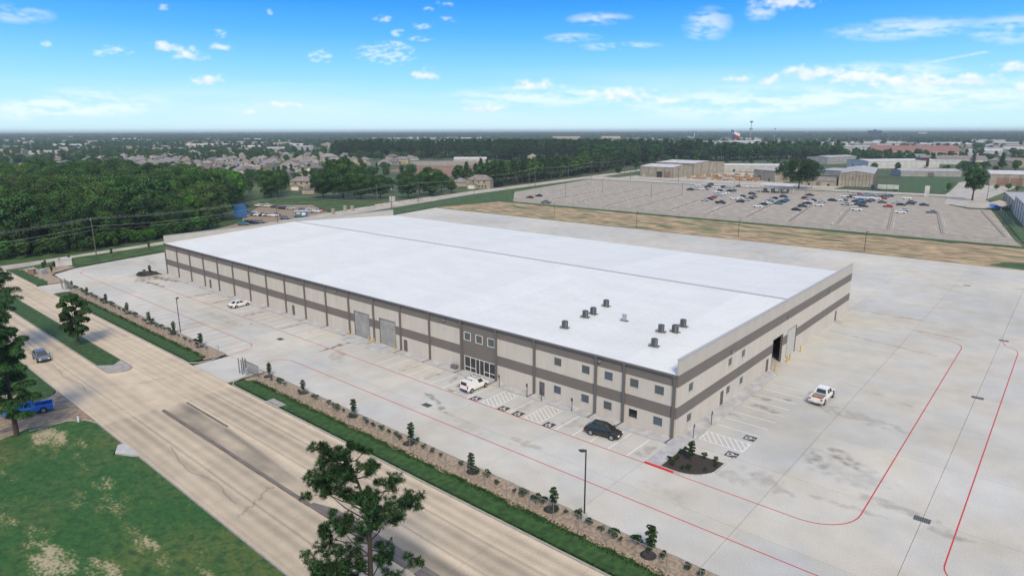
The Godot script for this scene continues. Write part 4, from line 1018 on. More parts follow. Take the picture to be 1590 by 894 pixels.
func car_meshes(called: String) -> Dictionary:
	var k: Dictionary = KINDS[called]
	var p := cab_corners(k)
	var body := MB.new(); loft(body, k.body)
	var cab := MB.new(); cab.hexa(p)
	cab.quad(p[4] + V(0.05, 0.02, -0.06), p[5] + V(-0.05, 0.02, -0.06), p[6] + V(-0.05, 0.02, 0.06), p[7] + V(0.05, 0.02, 0.06))
	var out := {"body": body, "cabin": cab}
	var ws := MB.new(); panel4(ws, p[1], p[2], p[6], p[5], 0.07, 0.93, 0.08, 0.92); out["windscreen"] = ws
	var rw := MB.new(); panel4(rw, p[3], p[0], p[4], p[7], 0.12, 0.88, 0.25 if called == "van" else 0.1, 0.88); out["rear_window"] = rw
	var sides := []
	for s in [0, 1]:
		var q := [p[0], p[1], p[5], p[4]] if s == 0 else [p[2], p[3], p[7], p[6]]
		var spans := [[0.08, 0.47], [0.52, 0.9]] if called != "van" else ([[0.66, 0.92]] if s == 0 else [[0.08, 0.34]])
		if called == "suv": spans = [[0.05, 0.27], [0.31, 0.58], [0.62, 0.9]] if s == 0 else [[0.1, 0.38], [0.42, 0.69], [0.73, 0.95]]
		for sp in spans:
			var g := MB.new(); panel4(g, q[0], q[1], q[2], q[3], sp[0], sp[1], 0.12, 0.88); sides.append(g)
	out["side_window"] = sides
	return out
func wheel_mesh(r: float, part: int) -> MB:
	var b := MB.new()
	if part == 0: b.tube(V(0, 0, -0.12), V(0, 0, 0.12), r, r, 18)
	else:
		b.tube(V(0, 0, -0.128), V(0, 0, 0.128), r * 0.62, r * 0.62, 14)
		for i in 5:
			var a := TAU * i / 5
			b.obox(Transform3D(Basis(Vector3.BACK, a), V(cos(a) * r * 0.3, sin(a) * r * 0.3, 0)), V(r * 0.55, 0.07, 0.275))
	return b
func make_vehicle(called: String, sort: String, paint: String, label: String, cat: String, at: Vector3, turn: float) -> Node3D:
	var k: Dictionary = KINDS[sort]
	var ms := car_meshes(sort)
	var t := thing(called, label, cat, at, turn)
	var pm: Material = M["paint " + paint]
	obj("body", ms.body, pm, t)
	var cab := obj("cabin", ms.cabin, pm, t)
	obj("windscreen", ms.windscreen, M["glass_dark"], cab); obj("rear_window", ms.rear_window, M["glass_dark"], cab)
	for g in ms.side_window: obj("side_window", g, M["glass_dark"], cab)
	for x in k.ax:
		for s in [-1, 1]:
			var w := obj("wheel", wheel_mesh(k.r, 0), M["tyre"], t)
			w.position = V(x, k.r, s * (k.w - 0.08))
			obj("rim", wheel_mesh(k.r, 1), M["rim"], w)
			var ar := MB.new(); ar.tube(V(x, k.r + 0.02, s * (k.w - 0.06)), V(x, k.r + 0.02, s * (k.w + 0.004)), k.r + 0.07, k.r + 0.07, 18)
			obj("wheel_arch", ar, M["plastic_dark"], t)
	var b: Array = k.body
	var nose: Array = b[b.size() - 1]; var pre: Array = b[b.size() - 2]
	for s in [-1, 1]:
		var h := MB.new(); h.box(V(pre[0] - 0.1, pre[3] - 0.22, s * pre[1] * 0.74 - 0.16), V(nose[0] - 0.02, pre[3] - 0.06, s * pre[1] * 0.74 + 0.16)); obj("headlight", h, M["lamp_clear"], t)
		var tx: float = b[0][0] if sort != "pickup" else -2.9
		var ty: float = b[0][3] if sort != "pickup" else 1.12
		var l := MB.new()
		if sort == "van": l.box(V(tx - 0.025, 0.75, s * 0.8 - 0.07), V(tx + 0.12, 1.3, s * 0.8 + 0.07))
		else: l.box(V(tx - 0.02, ty - 0.26, s * k.w * 0.8 - 0.15), V(tx + 0.16, ty - 0.04, s * k.w * 0.8 + 0.15))
		obj("tail_light", l, M["lamp_red"], t)
		var c := cab_corners(k)
		var m := MB.new(); m.box(V(c[1].x - 0.42, k.cab[4] + 0.02, s * (k.w + 0.12) - 0.1), V(c[1].x - 0.28, k.cab[4] + 0.2, s * (k.w + 0.12) + 0.1)); obj("mirror", m, pm if sort != "pickup" else M["plastic_dark"], t)
	var gr := MB.new(); gr.box(V(nose[0] - 0.05, nose[2] + 0.04, -nose[1] * 0.7), V(nose[0] + 0.02, nose[3] - 0.06, nose[1] * 0.7)); obj("grille", gr, M["plastic_dark"], t)
	var rx: float = b[0][0] if sort != "pickup" else -2.9
	var rb := MB.new(); rb.box(V(rx - 0.06, 0.4, -k.w * 0.86), V(rx + 0.1, 0.62, k.w * 0.86)); obj("rear_bumper", rb, M["plastic_dark"] if sort != "pickup" else M["steel"], t)
	var pl := MB.new(); pl.box(V(rx - 0.075, 0.66 if sort != "pickup" else 0.5, -0.26), V(rx - 0.062, 0.8 if sort != "pickup" else 0.62, 0.26)); obj("number_plate", pl, M["frame_white"], t)
	if sort == "pickup":
		for s in [-1, 1]:
			var sd := MB.new(); sd.box(V(-2.86, 0.45, s * 0.93 - 0.06), V(-0.76, 1.18, s * 0.93 + 0.06)); obj("bed_side", sd, pm, t)
		var tg := MB.new(); tg.box(V(-2.9, 0.55, -0.86), V(-2.82, 1.16, 0.86)); obj("tailgate", tg, pm, t)
		var fl := MB.new(); fl.box(V(-2.82, 0.55, -0.86), V(-0.76, 0.72, 0.86)); obj("bed_floor", fl, M["plastic_dark"], t)
	return t
func single_car(sort: String) -> ArrayMesh:
	var ms := car_meshes(sort)
	var k: Dictionary = KINDS[sort]
	var m := ArrayMesh.new()
	var paint: MB = ms.body
	var cab: MB = ms.cabin
	var all := MB.new()
	for s in [paint, cab]:
		var o := all.v.size()
		all.v.append_array(s.v); all.n.append_array(s.n); all.c.append_array(s.c); all.uv.append_array(s.uv)
		for i in s.ix: all.ix.append(i + o)
	if sort == "pickup":
		for s in [-1, 1]: all.box(V(-2.86, 0.45, s * 0.93 - 0.06), V(-0.76, 1.18, s * 0.93 + 0.06))
		all.box(V(-2.9, 0.55, -0.86), V(-2.82, 1.16, 0.86)); all.box(V(-2.82, 0.55, -0.86), V(-0.76, 0.72, 0.86))
	all.into(m)
	var gl := MB.new()
	for s in [ms.windscreen, ms.rear_window] + ms.side_window:
		var o := gl.v.size()
		gl.v.append_array(s.v); gl.n.append_array(s.n); gl.c.append_array(s.c); gl.uv.append_array(s.uv)
		for i in s.ix: gl.ix.append(i + o)
	gl.into(m)
	var ty := MB.new()
	for x in k.ax:
		for s in [-1, 1]: ty.tube(V(x, k.r, s * (k.w - 0.08) - 0.11), V(x, k.r, s * (k.w - 0.08) + 0.11), k.r, k.r, 12)
	ty.into(m)
	m.surface_set_material(1, M["glass_dark"]); m.surface_set_material(2, M["tyre"])
	return m
func build_vehicles() -> void:
	var van := make_vehicle("parked_van", "van", "white", "white panel van with roof bars parked before the glazed entrance", "van", V(-31.1, 0, 4.3), PI / 2)
	for x in [-1.3, -0.1, 0.5]:
		var b := MB.new(); b.box(V(x - 0.04, 1.86, -0.72), V(x + 0.04, 1.93, 0.72))
		for s in [-1, 1]: b.box(V(x - 0.05, 1.82, s * 0.7 - 0.03), V(x + 0.05, 2.02, s * 0.7 + 0.03))
		obj("roof_bar", b, M["plastic_dark"], van)
	make_vehicle("parked_suv", "suv", "black", "black sport utility car parked aslant across the stalls by the front corner", "car", V(-7.6, 0, 4.75), deg_to_rad(9))
	var tr := make_vehicle("pickup_truck", "pickup", "white", "white pickup truck with a loaded bed standing in the open yard", "pickup", V(10.2, 0, -25.6), deg_to_rad(88))
	var l1 := MB.new(); l1.box(V(-1.75, 0.73, -0.6), V(-1.45, 0.98, 0.6)); obj("plank_load", l1, M["lumber"], tr)
	var l2 := MB.new(); l2.box(V(-2.5, 0.73, -0.05), V(-2.0, 1.0, 0.45)); obj("red_box", l2, M["lamp_red"], tr)
	var l3 := MB.new(); l3.box(V(-1.2, 0.73, -0.8), V(-0.82, 1.2, 0.8)); obj("tool_box", l3, M["steel"], tr)
	make_vehicle("parked_car", "car", "white", "white saloon parked alone against the long front wall", "car", V(-104.7, 0, 3.9), deg_to_rad(97))
	make_vehicle("driving_car", "suv", "blue-grey", "blue-grey car driving along the near carriageway past the median tree", "car", V(-96.9, 0, 43.4), deg_to_rad(-3))
	make_vehicle("pickup_truck", "pickup", "bright blue", "bright blue pickup truck turning into the sandy driveway behind the pine", "pickup", V(-72.0, 0, 51.2), deg_to_rad(-106))
	var protos := {}
	for s in ["car", "suv", "pickup"]: protos[s] = single_car(s)
	var list := []
	for q in [[-160.1,-331.0,"black suv"],[-157.9,-335.9,"silver car"],[-155.4,-338.0,"white car"],[-153.9,-341.3,"grey car"],[-171.0,-364.7,"white car"],[-161.3,-360.8,"navy suv"],[-168.7,-381.4,"black car"],[-153.7,-357.9,"white car"],[-150.8,-363.7,"black suv"],[-147.6,-362.9,"silver car"],[-140.3,-327.0,"white car"],[-141.4,-336.0,"black car"],[-136.5,-338.1,"black car"],[-135.2,-341.1,"grey suv"],[-133.4,-313.9,"silver car"],[-131.2,-315.8,"white car"],[-132.8,-323.6,"white suv"],[-126.7,-291.9,"red car"],[-128.3,-304.8,"silver car"],[-123.4,-274.1,"silver car"],[-123.9,-281.4,"black car"],[-111.1,-266.9,"black pickup"],[-114.5,-292.3,"white suv"],[-114.6,-300.2,"white car"],[-116.4,-308.7,"black car"],[-105.7,-279.9,"black suv"],[-106.5,-290.4,"silver car"],[-108.3,-300.6,"black car"],[-110.5,-311.0,"grey car"],[-117.9,-328.5,"maroon suv"],[-89.5,-262.8,"white car"],[-91.3,-275.0,"black car"],[-92.1,-282.6,"white car"],[-94.0,-291.0,"grey car"],[-96.5,-299.4,"silver car"],[-97.9,-309.2,"black car"],[-86.5,-283.8,"teal car"],[-87.8,-293.3,"black car"],[-89.4,-303.0,"blue car"],[-96.9,-322.3,"navy suv"],[-69.8,-260.8,"black car"],[-72.3,-277.7,"navy suv"],[-75.2,-293.8,"black car"],[-76.7,-302.5,"white car"],[-77.5,-310.6,"black car"],[-80.1,-316.1,"silver car"],[-67.7,-288.0,"white suv"],[-71.3,-306.9,"silver car"],[-84.1,-320.6,"maroon suv"],[-88.3,-342.2,"black car"],[-69.6,-318.7,"black car"],[-69.3,-325.0,"white car"],[-142.0,-376.6,"white car"],[-139.4,-378.8,"white car"],[-146.3,-377.8,"green car"],[-67.1,-321.7,"white car"],[-64.8,-323.6,"grey car"],[-69.5,-319.8,"black car"],[-70.4,-347.4,"white car"],[-66.3,-344.2,"maroon suv"],[-69.9,-362.2,"silver car"],[-66.8,-364.8,"red car"],[-62.7,-342.7,"white suv"],[-57.5,-319.8,"black car"],[-58.6,-332.1,"blue car"],[-59.7,-344.3,"white car"],[-63.1,-363.0,"blue car"],[-60.8,-360.0,"silver car"],[-58.5,-357.2,"navy car"],[-56.7,-346.7,"white car"],[-53.3,-324.9,"maroon car"],[-52.9,-331.0,"grey suv"],[-58.2,-301.4,"silver suv"],[-57.5,-305.7,"white car"],[-52.7,-305.2,"navy car"],[-53.5,-314.5,"black car"],[-48.8,-298.3,"black car"],[-47.4,-279.1,"white suv"],[-52.9,-343.7,"white car"],[-55.8,-362.3,"silver car"],[-53.5,-359.4,"navy car"],[-50.6,-348.3,"red car"],[-45.8,-324.7,"green car"],[-52.0,-362.5,"teal car"],[-50.9,-366.3,"navy car"],[-39.1,-304.9,"red car"],[-39.5,-326.1,"silver car"],[-35.6,-317.9,"black car"],[-28.8,-280.8,"white car"],[-29.3,-290.3,"silver car"],[-40.2,-356.0,"white car"],[-33.0,-326.1,"navy suv"],[-33.9,-336.1,"maroon car"],[-26.3,-324.2,"navy car"],[-17.9,-291.1,"grey car"],[-208.5,-224.6,"maroon car"],[-210.5,-235.4,"black car"],[-183.5,-207.9,"grey pickup"]]:
		var w: PackedStringArray = q[2].split(" ")
		var o := MeshInstance3D.new()
		o.mesh = protos[w[1]]
		o.set_surface_override_material(0, M["paint " + w[0]])
		put(o, "parked_" + w[1])
		o.position = V(q[0], -0.04, q[1] - 0.9); o.rotation.y = (0.0 if rng.randf() < 0.5 else PI) + rf(-0.05, 0.05) + 0.1
		tag(o, "", {"car": "car", "suv": "car", "pickup": "pickup"}[w[1]], "vehicles in the big car park behind")
		list.append([o, q[2], "in the car park behind"])
	ordinals(list)
	list = []
	for q in [[-265.6,-81.0,"white car"],[-263.8,-82.5,"blue car"],[-256.7,-82.4,"white suv"],[-253.9,-82.9,"silver car"],[-249.6,-83.6,"white car"],[-248.1,-84.9,"grey car"],[-247.8,-86.8,"black car"],[-288.9,-101.7,"white car"],[-286.4,-102.4,"silver car"],[-286.0,-104.2,"white suv"],[-282.9,-104.5,"white car"],[-277.6,-103.9,"black car"],[-269.6,-103.6,"maroon car"],[-265.3,-105.1,"silver car"],[-248.0,-101.9,"black car"],[-246.1,-103.4,"silver suv"],[-245.2,-106.1,"white car"],[-246.4,-109.6,"red car"],[-230.1,-62.0,"teal car"],[-230.9,-66.2,"black suv"],[-229.9,-69.5,"grey car"],[-294.8,-96.8,"black car"],[-234.6,-91.0,"teal car"],[-233.3,-83.2,"grey suv"],[-255.7,-80.9,"grey car"],[-253.4,-81.6,"white car"],[-250.7,-82.7,"black car"],[-248.1,-83.7,"silver suv"],[-246.1,-84.8,"white car"],[-291.3,-102.0,"silver car"],[-288.7,-102.7,"white car"],[-287.8,-104.2,"grey car"],[-283.1,-103.6,"white suv"],[-280.0,-104.1,"silver car"],[-271.5,-103.4,"grey car"],[-267.9,-104.3,"black car"],[-247.9,-103.2,"maroon car"],[-246.3,-105.2,"white car"],[-246.0,-108.0,"silver car"],[-255.0,-105.6,"grey suv"],[-252.2,-107.9,"white car"],[-233.4,-65.6,"black car"],[-231.3,-68.3,"grey car"],[-267.9,-83.4,"navy car"]]:
		var w: PackedStringArray = q[2].split(" ")
		var o := MeshInstance3D.new()
		o.mesh = protos[w[1]]
		o.set_surface_override_material(0, M["paint " + w[0]])
		put(o, "parked_" + w[1])
		o.position = V(q[0], -0.04, q[1]); o.rotation.y = rf(-0.3, 0.3) + 0.6
		tag(o, "", "car", "cars in the dealer yard beyond the far end")
		list.append([o, q[2], "in the small dealer yard"])
	ordinals(list)

# ---------------------------------------------------------------- trees and shrubs
func clump(b: MB, c: Vector3, r: Vector3, n: int, l: float, tone: Color, needle := false) -> void:
	for i in n:
		var u := rdir()
		if u.y < -0.35: u.y *= -0.6
		u = u.normalized()
		var k := rf(0.62, 1.05)
		var p := c + u * r * k
		var sh := (u * 0.75 + V(0, 0.35, 0) + rdir() * 0.45).normalized()
		var f := (u * 0.5 + rdir()).normalized()
		var t := rf(0.86, 1.16)
		b.col = Color(tone.r * t, tone.g * t, tone.b * t * rf(0.8, 1.1))
		if needle: b.leaf(p, f, sh, l * rf(0.8, 1.4), l * 0.17, rf(0, TAU))
		else: b.leaf(p, f, sh, l * rf(0.7, 1.3), l * rf(0.35, 0.6), rf(0, TAU))
func broadleaf(sd: int, h: float, r: float, trunk: float, n: int, l: float, tone: Color, flat := 1.0) -> Array:
	rng.seed = sd
	var w := MB.new(); var b := MB.new()
	w.col = Color(0.10, 0.08, 0.06)
	var cy := (trunk + h) * 0.5; var ry := (h - trunk) * 0.5
	var lean := V(rf(-0.4, 0.4), 0, rf(-0.4, 0.4))
	var top := V(0, trunk + ry * 0.9, 0) + lean
	w.path([V(0, -0.2, 0), V(0, trunk * 0.6, 0) + lean * 0.3, V(0, trunk, 0) + lean * 0.6, top], [h * 0.032, h * 0.022, h * 0.018, h * 0.008])
	var k := 20
	for i in k:
		var a := i * 2.399 + rf(-0.3, 0.3)
		var y := 1.0 - 2.0 * (i + 0.5) / k
		var q := sqrt(maxf(0.0, 1.0 - y * y))
		var dist := rf(0.42, 0.74)
		var c := V(cos(a) * q * r * dist, cy + y * ry * 0.72 * flat, sin(a) * q * r * dist) + lean * 0.7
		var cr := rf(0.26, 0.44) * r
		var tk := rf(0.66, 1.36)
		clump(b, c, V(cr, cr * rf(0.6, 0.85), cr), n / k, l, Color(tone.r * tk * rf(0.9, 1.15), tone.g * tk, tone.b * tk))
		w.tube(V(0, lerpf(trunk * 0.8, c.y, 0.45), 0) + lean * 0.6, c, h * 0.008, h * 0.003, 5, false)
	return [w.mesh(), b.mesh()]
func pine(sd: int, h: float, r: float, start: float, n: int, l: float, tone: Color, taper := 0.7) -> Array:
	rng.seed = sd
	var w := MB.new(); var b := MB.new()
	w.col = Color(0.13, 0.10, 0.08)
	w.path([V(0, -0.2, 0), V(0.1, h * 0.5, 0), V(-0.05, h * 0.97, 0.1)], [h * 0.020, h * 0.014, h * 0.003])
	var m := 34
	for i in m:
		var t := (i + rf(0, 0.9)) / m
		var y := lerpf(start, h * 0.98, t)
		var len := r * pow(1.0 - t, taper) * rf(0.55, 1.1) + 0.35
		var a := i * 2.399 + rf(-0.5, 0.5)
		var e := V(cos(a) * len, y + len * rf(-0.05, 0.30), sin(a) * len)
		w.tube(V(0, y, 0), e, h * 0.004, h * 0.0015, 5, false)
		var tk := rf(0.75, 1.25)
		for s in 3:
			var c := V(0, y, 0).lerp(e, [0.45, 0.75, 1.0][s]) + rdir() * 0.15 * r
			var cr := rf(0.14, 0.23) * r + 0.2
			clump(b, c, V(cr, cr * 0.62, cr), n / (m * 3), l, Color(tone.r * tk, tone.g * tk, tone.b * tk), true)
	return [w.mesh(), b.mesh()]
func tree(called: String, parts: Array, label: String, at: Vector3, turn: float, s: Vector3, group := "", lf := "leaf", cat := "tree") -> Node3D:
	var t := thing(called, label, cat, at, turn, group)
	t.scale = s
	obj("trunk", parts[0], M["bark"], t)
	obj("crown", parts[1], M[lf], t)
	return t
var forest := []   # [position, height, which sort, tint]
var clear := []    # polygons kept free of scattered trees
func inside_any(p: Vector2, list: Array) -> bool:
	for q in list:
		if Geometry2D.is_point_in_polygon(p, q): return true
	return false
func in_view(x: float, z: float, slack := 0.06) -> bool:
	var a := seen_x(V(x, 0, z)) + deg_to_rad(40.89)
	return absf(a) < deg_to_rad(38.1) + slack
func fill(area: PackedVector2Array, step: float, h0: float, h1: float, sorts: Array, keep := 1.0) -> void:
	var lo := area[0]; var hi := area[0]
	for p in area: lo = lo.min(p); hi = hi.max(p)
	var x := lo.x
	while x < hi.x:
		var z := lo.y
		while z < hi.y:
			var p := Vector2(x + rf(-0.45, 0.45) * step, z + rf(-0.45, 0.45) * step)
			if rng.randf() < keep and Geometry2D.is_point_in_polygon(p, area) and in_view(p.x, p.y):
				forest.append([V(p.x, -0.1, p.y), rf(h0, h1), sorts[rng.randi() % sorts.size()]])
			z += step
		x += step
func build_trees() -> void:
	var g1 := Color(0.082, 0.190, 0.056); var g2 := Color(0.110, 0.220, 0.066); var g3 := Color(0.060, 0.142, 0.052); var g4 := Color(0.100, 0.270, 0.050)
	# sorts for the woods; every mesh is 10 m tall and scaled
	var sorts := [broadleaf(101, 10, 3.9, 1.6, 5000, 0.27, g1), broadleaf(102, 10, 3.3, 2.0, 4800, 0.26, g2), broadleaf(103, 10, 4.4, 1.2, 5200, 0.28, g3), broadleaf(104, 10, 3.6, 1.4, 4800, 0.26, g4), pine(105, 10, 2.3, 3.4, 4200, 0.30, Color(0.068, 0.140, 0.062)), pine(106, 10, 2.6, 2.4, 4200, 0.30, Color(0.058, 0.122, 0.062)), broadleaf(107, 10, 3.0, 3.2, 2000, 0.27, Color(0.082, 0.160, 0.066)), broadleaf(108, 10, 4.8, 0.3, 17000, 0.175, g1, 1.1), broadleaf(109, 10, 5.4, 0.6, 18000, 0.18, Color(0.120, 0.215, 0.078)), broadleaf(110, 10, 5.0, 0.4, 17000, 0.175, Color(0.066, 0.152, 0.056))]
	rng.seed = 2024
	clear = [poly(YARD), poly([-216, -158, -236, -112, -300, -100, -350, -128, -330, -152, -245, -150, -300, -520, -330, -640, 120, -640, 120, -158]), poly([-486, -341, -610, -505, -497, -545, -382, -410, -345, -318, -400, -325]), poly([-800, -395, -850, -485, -975, -560, -990, -510])]
	# the woods beyond the cross street
	fill(poly([-219, 60, -216, 0, -224, -34, -240, -57, -262, -69, -292, -86, -330, -107, -380, -104, -520, -110, -560, 60]), 9.8, 9.5, 21.0, [7, 8, 9, 2, 0, 7, 9, 3, 8])
	fill(poly([-212.5, 45, -210, 0, -219, -32, -232, -51, -238, -56, -228, -34, -219, 0, -221, 45]), 2.8, 2.5, 6.5, [0, 1, 2, 3])
	fill(poly([-292, -92, -330, -112, -350, -108, -330, -80, -300, -72]), 8.0, 15, 19, [3, 3, 0])
	# belts of tall pines
	fill(poly([-820, -495, -724, -560, -620, -640, -548, -590, -480, -700, -392, -735, -340, -725, -350, -790, -480, -770, -640, -720, -830, -560]), 8.5, 20, 27, [4, 5, 4, 6], 0.85)
	fill(poly([-268, -262, -289, -331, -297, -382, -308, -450, -334, -520, -362, -520, -340, -450, -330, -382, -318, -320, -292, -262]), 7.0, 11, 18, [4, 1, 0, 6, 5])
	fill(poly([-334, -506, -352, -600, -392, -735, -452, -735, -410, -600, -378, -506]), 9.0, 17, 24, [4, 5, 6, 2], 0.8)
	fill(poly([-345, -705, -255, -870, -225, -960, -300, -960, -365, -760]), 9.0, 14, 24, [4, 5, 0, 2], 0.75)
	fill(poly([-300, -262, -330, -330, -355, -390, -400, -390, -350, -290]), 9.0, 9, 15, [0, 1, 4], 0.5)
	fill(poly([-200, -790, -150, -800, -120, -960, -225, -960]), 12.0, 9, 15, [0, 1, 4], 0.45)
	# trees that stand out one by one
	for q in [[-292, -155, 23.5, 7], [-301, -148, 18, 9], [-283, -161, 17, 7], [-325, -128, 16.4, 7], [-336, -134, 15, 9], [-352, -150, 15.5, 9], [-348, -118, 15.5, 8], [-366, -114, 16, 7], [-276, -170, 14, 9], [-264, -181, 15, 9], [-270, -203, 17, 7], [-272, -196, 13, 0], [-280, -222, 13, 9], [-268, -220, 9, 1], [-373, -405, 14.4, 2], [-389, -395, 13, 0], [-381, -374, 13, 4], [-340, -330, 12, 4], [-318, -96, 19, 3], [-334, -100, 17, 3], [-304, -88, 16, 0], [-292, -240, 8, 1], [-310, -245, 8, 0], [-320, -280, 11, 2], [-30, -428, 6, 3], [-160, -560, 9, 0], [-120, -560, 7, 3], [-255, -610, 12, 4], [-100, -640, 9, 0], [-60, -620, 8, 1], [-26, -700, 17, 4], [-15, -690, 12, 1], [-8, -460, 4, 3], [-2, -462, 5, 3], [3, -455, 4, 3], [-240, -640, 10, 5], [-200, -600, 10, 0]]:
		forest.append([V(q[0], -0.1, q[1]), q[2], q[3], true])
	# trees scattered through the suburb and far off to the skyline
	var cn := FastNoiseLite.new()
	cn.seed = 6; cn.frequency = 0.0035; cn.fractal_octaves = 3
	var bands := [[330.0, 900.0, 13.0, 4.5, 9.5, 0.22], [900.0, 1800.0, 19.0, 7.0, 13.0, 0.52], [1800.0, 3600.0, 27.0, 8.0, 16.0, 0.50], [3600.0, 6000.0, 36.0, 12.0, 20.0, 0.80], [6000.0, 8300.0, 44.0, 18.0, 26.0, 1.0]]
	var far := []
	for b in bands:
		var r: float = b[0]
		while r < b[1]:
			var da: float = b[2] / r
			var a := deg_to_rad(40.89 - 41.0)
			while a < deg_to_rad(40.89 + 41.0):
				var rr := r + rf(-0.5, 0.5) * float(b[2]); var aa := a + rf(-0.5, 0.5) * da
				var p := V(EYE.x - sin(aa) * rr, -0.2, EYE.z - cos(aa) * rr)
				var dens := float(b[5]) + cn.get_noise_2d(p.x, p.z) * (1.1 if r > 900 else 0.6)
				var right := aa < deg_to_rad(24.0)
				if right and r < 2600: dens -= 0.32
				if rng.randf() < dens and not inside_any(Vector2(p.x, p.z), clear) and not (r < 700 and p.z > -100):
					var h := rf(b[3], b[4])
					var so := rng.randi() % 10
					if r < 1800: forest.append([p, h, so])
					else: far.append([p, h * (1.0 if r < 3600 else 1.05), so, 1.0 if r < 1800 else 1.25 if r < 3600 else 1.45])
				a += da
			r += b[2]
	# the 300 that show largest stand alone, the rest are one mass
	for f in forest:
		var d: float = f[0].distance_to(EYE)
		f.append(f[1] / d * (3.0 if f.size() > 3 else 1.0))
	forest.sort_custom(func(p, q): return p[p.size() - 1] > q[q.size() - 1])
	var names := ["woodland_tree", "woodland_tree", "woodland_tree", "woodland_tree", "pine_tree", "pine_tree", "woodland_tree", "woodland_tree", "woodland_tree", "woodland_tree"]
	var look := ["deep green rounded tree", "mid green rounded tree", "dark spreading tree", "bright green leafy tree", "slender dark pine", "dense dark pine", "tall open tree", "full green tree leafy to the ground", "wide yellow-green tree", "wide dark green tree"]
	var rest := far.duplicate()
	var single := []
	for i in forest.size():
		var f: Array = forest[i]
		var s: float = f[1] / 10.0
		if i < 285:
			var wide := rf(0.85, 1.2)
			var where := "in the thick woods" if f[0].z > -118 else "beyond the cross street" if f[0].x < -240 else "behind the car park"
			var t := tree(names[f[2]], sorts[f[2]], "", f[0], rf(0, TAU), V(s * wide, s, s * wide), "trees " + where, "needle" if f[2] in [4, 5] else "leaf")
			single.append([t, look[f[2]], where])
		else: rest.append([f[0], f[1], f[2], 1.0])
	ordinals(single)
	for k in sorts.size():
		var mine := rest.filter(func(f): return f[2] == k)
		for part in 2:
			var mm := MultiMesh.new()
			mm.transform_format = MultiMesh.TRANSFORM_3D
			mm.mesh = sorts[k][part]
			mm.instance_count = mine.size()
			rng.seed = 500 + k
			for i in mine.size():
				var s: float = mine[i][1] / 10.0
				var w := s * rf(0.9, 1.25) * float(mine[i][3])
				mm.set_instance_transform(i, Transform3D(Basis(Vector3.UP, rf(0, TAU)).scaled(V(w, s, w)), mine[i][0]))
			var o := MultiMeshInstance3D.new()
			o.multimesh = mm
			o.material_override = M["bark"] if part == 0 else M["needle" if k in [4, 5] else "leaf"]
			put(o, "distant_trunks" if part == 0 else "distant_woodland"); kind(o, "stuff")
	# the great oak by the canopy
	tree("oak_tree", broadleaf(140, 19.5, 15.5, 3.2, 9000, 0.55, Color(0.050, 0.110, 0.042), 1.0), "huge dark spreading oak beside the white canopy behind the car park", V(-110, -0.1, -390), 0.4, Vector3.ONE)
	tree("lone_tree", broadleaf(146, 18.5, 6.6, 4.2, 5200, 0.46, Color(0.066, 0.150, 0.056), 0.95), "lone dark tree on a tall trunk by the driveway right of the car park", V(-11.2, -0.1, -373), 2.2, Vector3.ONE)
	# the tall pine in front
	rng.seed = 77
	var rt := V(0.7563, 0, -0.6542); var bk := V(-0.6542, 0, -0.7563)
	var w := MB.new(); var b := MB.new()
	w.col = Color(0.13, 0.10, 0.085)
	var line := [V(0, -0.2, 0), rt * 0.39 + V(0, 5.6, 0), rt * 0.49 + V(0, 8.1, 0) - bk * 0.1, rt * 0.5 + V(0, 9.9, 0), rt * 0.22 + V(0, 11.93, 0) + bk * 0.1, rt * -0.15 + V(0, 13.43, 0), rt * -0.93 + V(0, 15.27, 0), rt * -1.6 + V(0, 16.1, 0)]
	w.path(line, [0.26, 0.20, 0.17, 0.14, 0.11, 0.08, 0.05, 0.02], 10)
	var tone := Color(0.062, 0.155, 0.064)
	for q in [[-2.00,15.75,0.83],[-1.42,16.11,0.59],[-0.92,15.39,0.94],[-0.43,16.11,0.35],[-2.09,14.42,0.96],[-1.33,14.05,1.07],[-2.93,13.56,0.73],[-3.87,12.88,0.55],[-2.89,12.56,0.73],[-3.08,11.44,0.68],[-2.48,11.94,0.61],[-0.42,14.41,0.83],[0.60,14.90,0.47],[1.13,14.41,0.41],[0.31,15.51,0.35],[0.71,12.68,0.72],[1.39,12.80,0.60],[2.04,12.30,0.72],[2.75,13.17,0.41],[2.76,12.05,0.60],[3.61,12.30,0.60],[3.33,11.04,0.60],[2.88,10.92,0.36],[0.04,12.81,0.48],[-1.14,11.81,0.55],[-0.27,11.18,0.73],[0.64,11.30,0.61],[1.06,10.79,0.61],[-1.02,10.04,0.74],[-1.61,9.65,0.56],[-2.65,9.53,0.50],[-2.02,10.42,0.62],[0.54,9.52,0.74],[1.45,9.39,0.74],[1.99,8.87,0.56],[1.85,8.22,0.37],[1.24,9.90,0.49],[-0.07,8.75,0.56],[-0.91,8.10,0.76],[-1.59,8.23,0.63],[-2.15,8.36,0.51],[-1.20,7.06,0.77],[-2.24,7.06,0.77],[-3.18,6.80,0.78],[-4.00,6.54,0.59],[-0.51,7.05,0.64],[-2.65,6.00,0.78],[-3.60,5.74,0.66],[-1.50,6.00,0.65],[-0.33,6.13,0.51],[0.81,5.86,0.51],[1.73,5.59,0.64],[3.34,5.45,0.51]]:
		var depth := rf(-1.9, 1.9) * (1.0 if q[1] < 13 else 0.6)
		var c: Vector3 = rt * float(q[0]) + V(0, q[1], 0) + bk * depth
		# a limb from the trunk, then twigs with tufts
		var y: float = clampf(q[1] - 0.5 - 0.25 * absf(q[0]), 3.0, 15.0)
		var root := line[0] as Vector3
		for i in line.size() - 1:
			if line[i].y <= y and line[i + 1].y >= y: root = line[i].lerp(line[i + 1], (y - line[i].y) / (line[i + 1].y - line[i].y))
		var mid := root.lerp(c, 0.55) + V(0, -0.25, 0)
		w.path([root, mid, c], [0.06, 0.045, 0.015], 5)
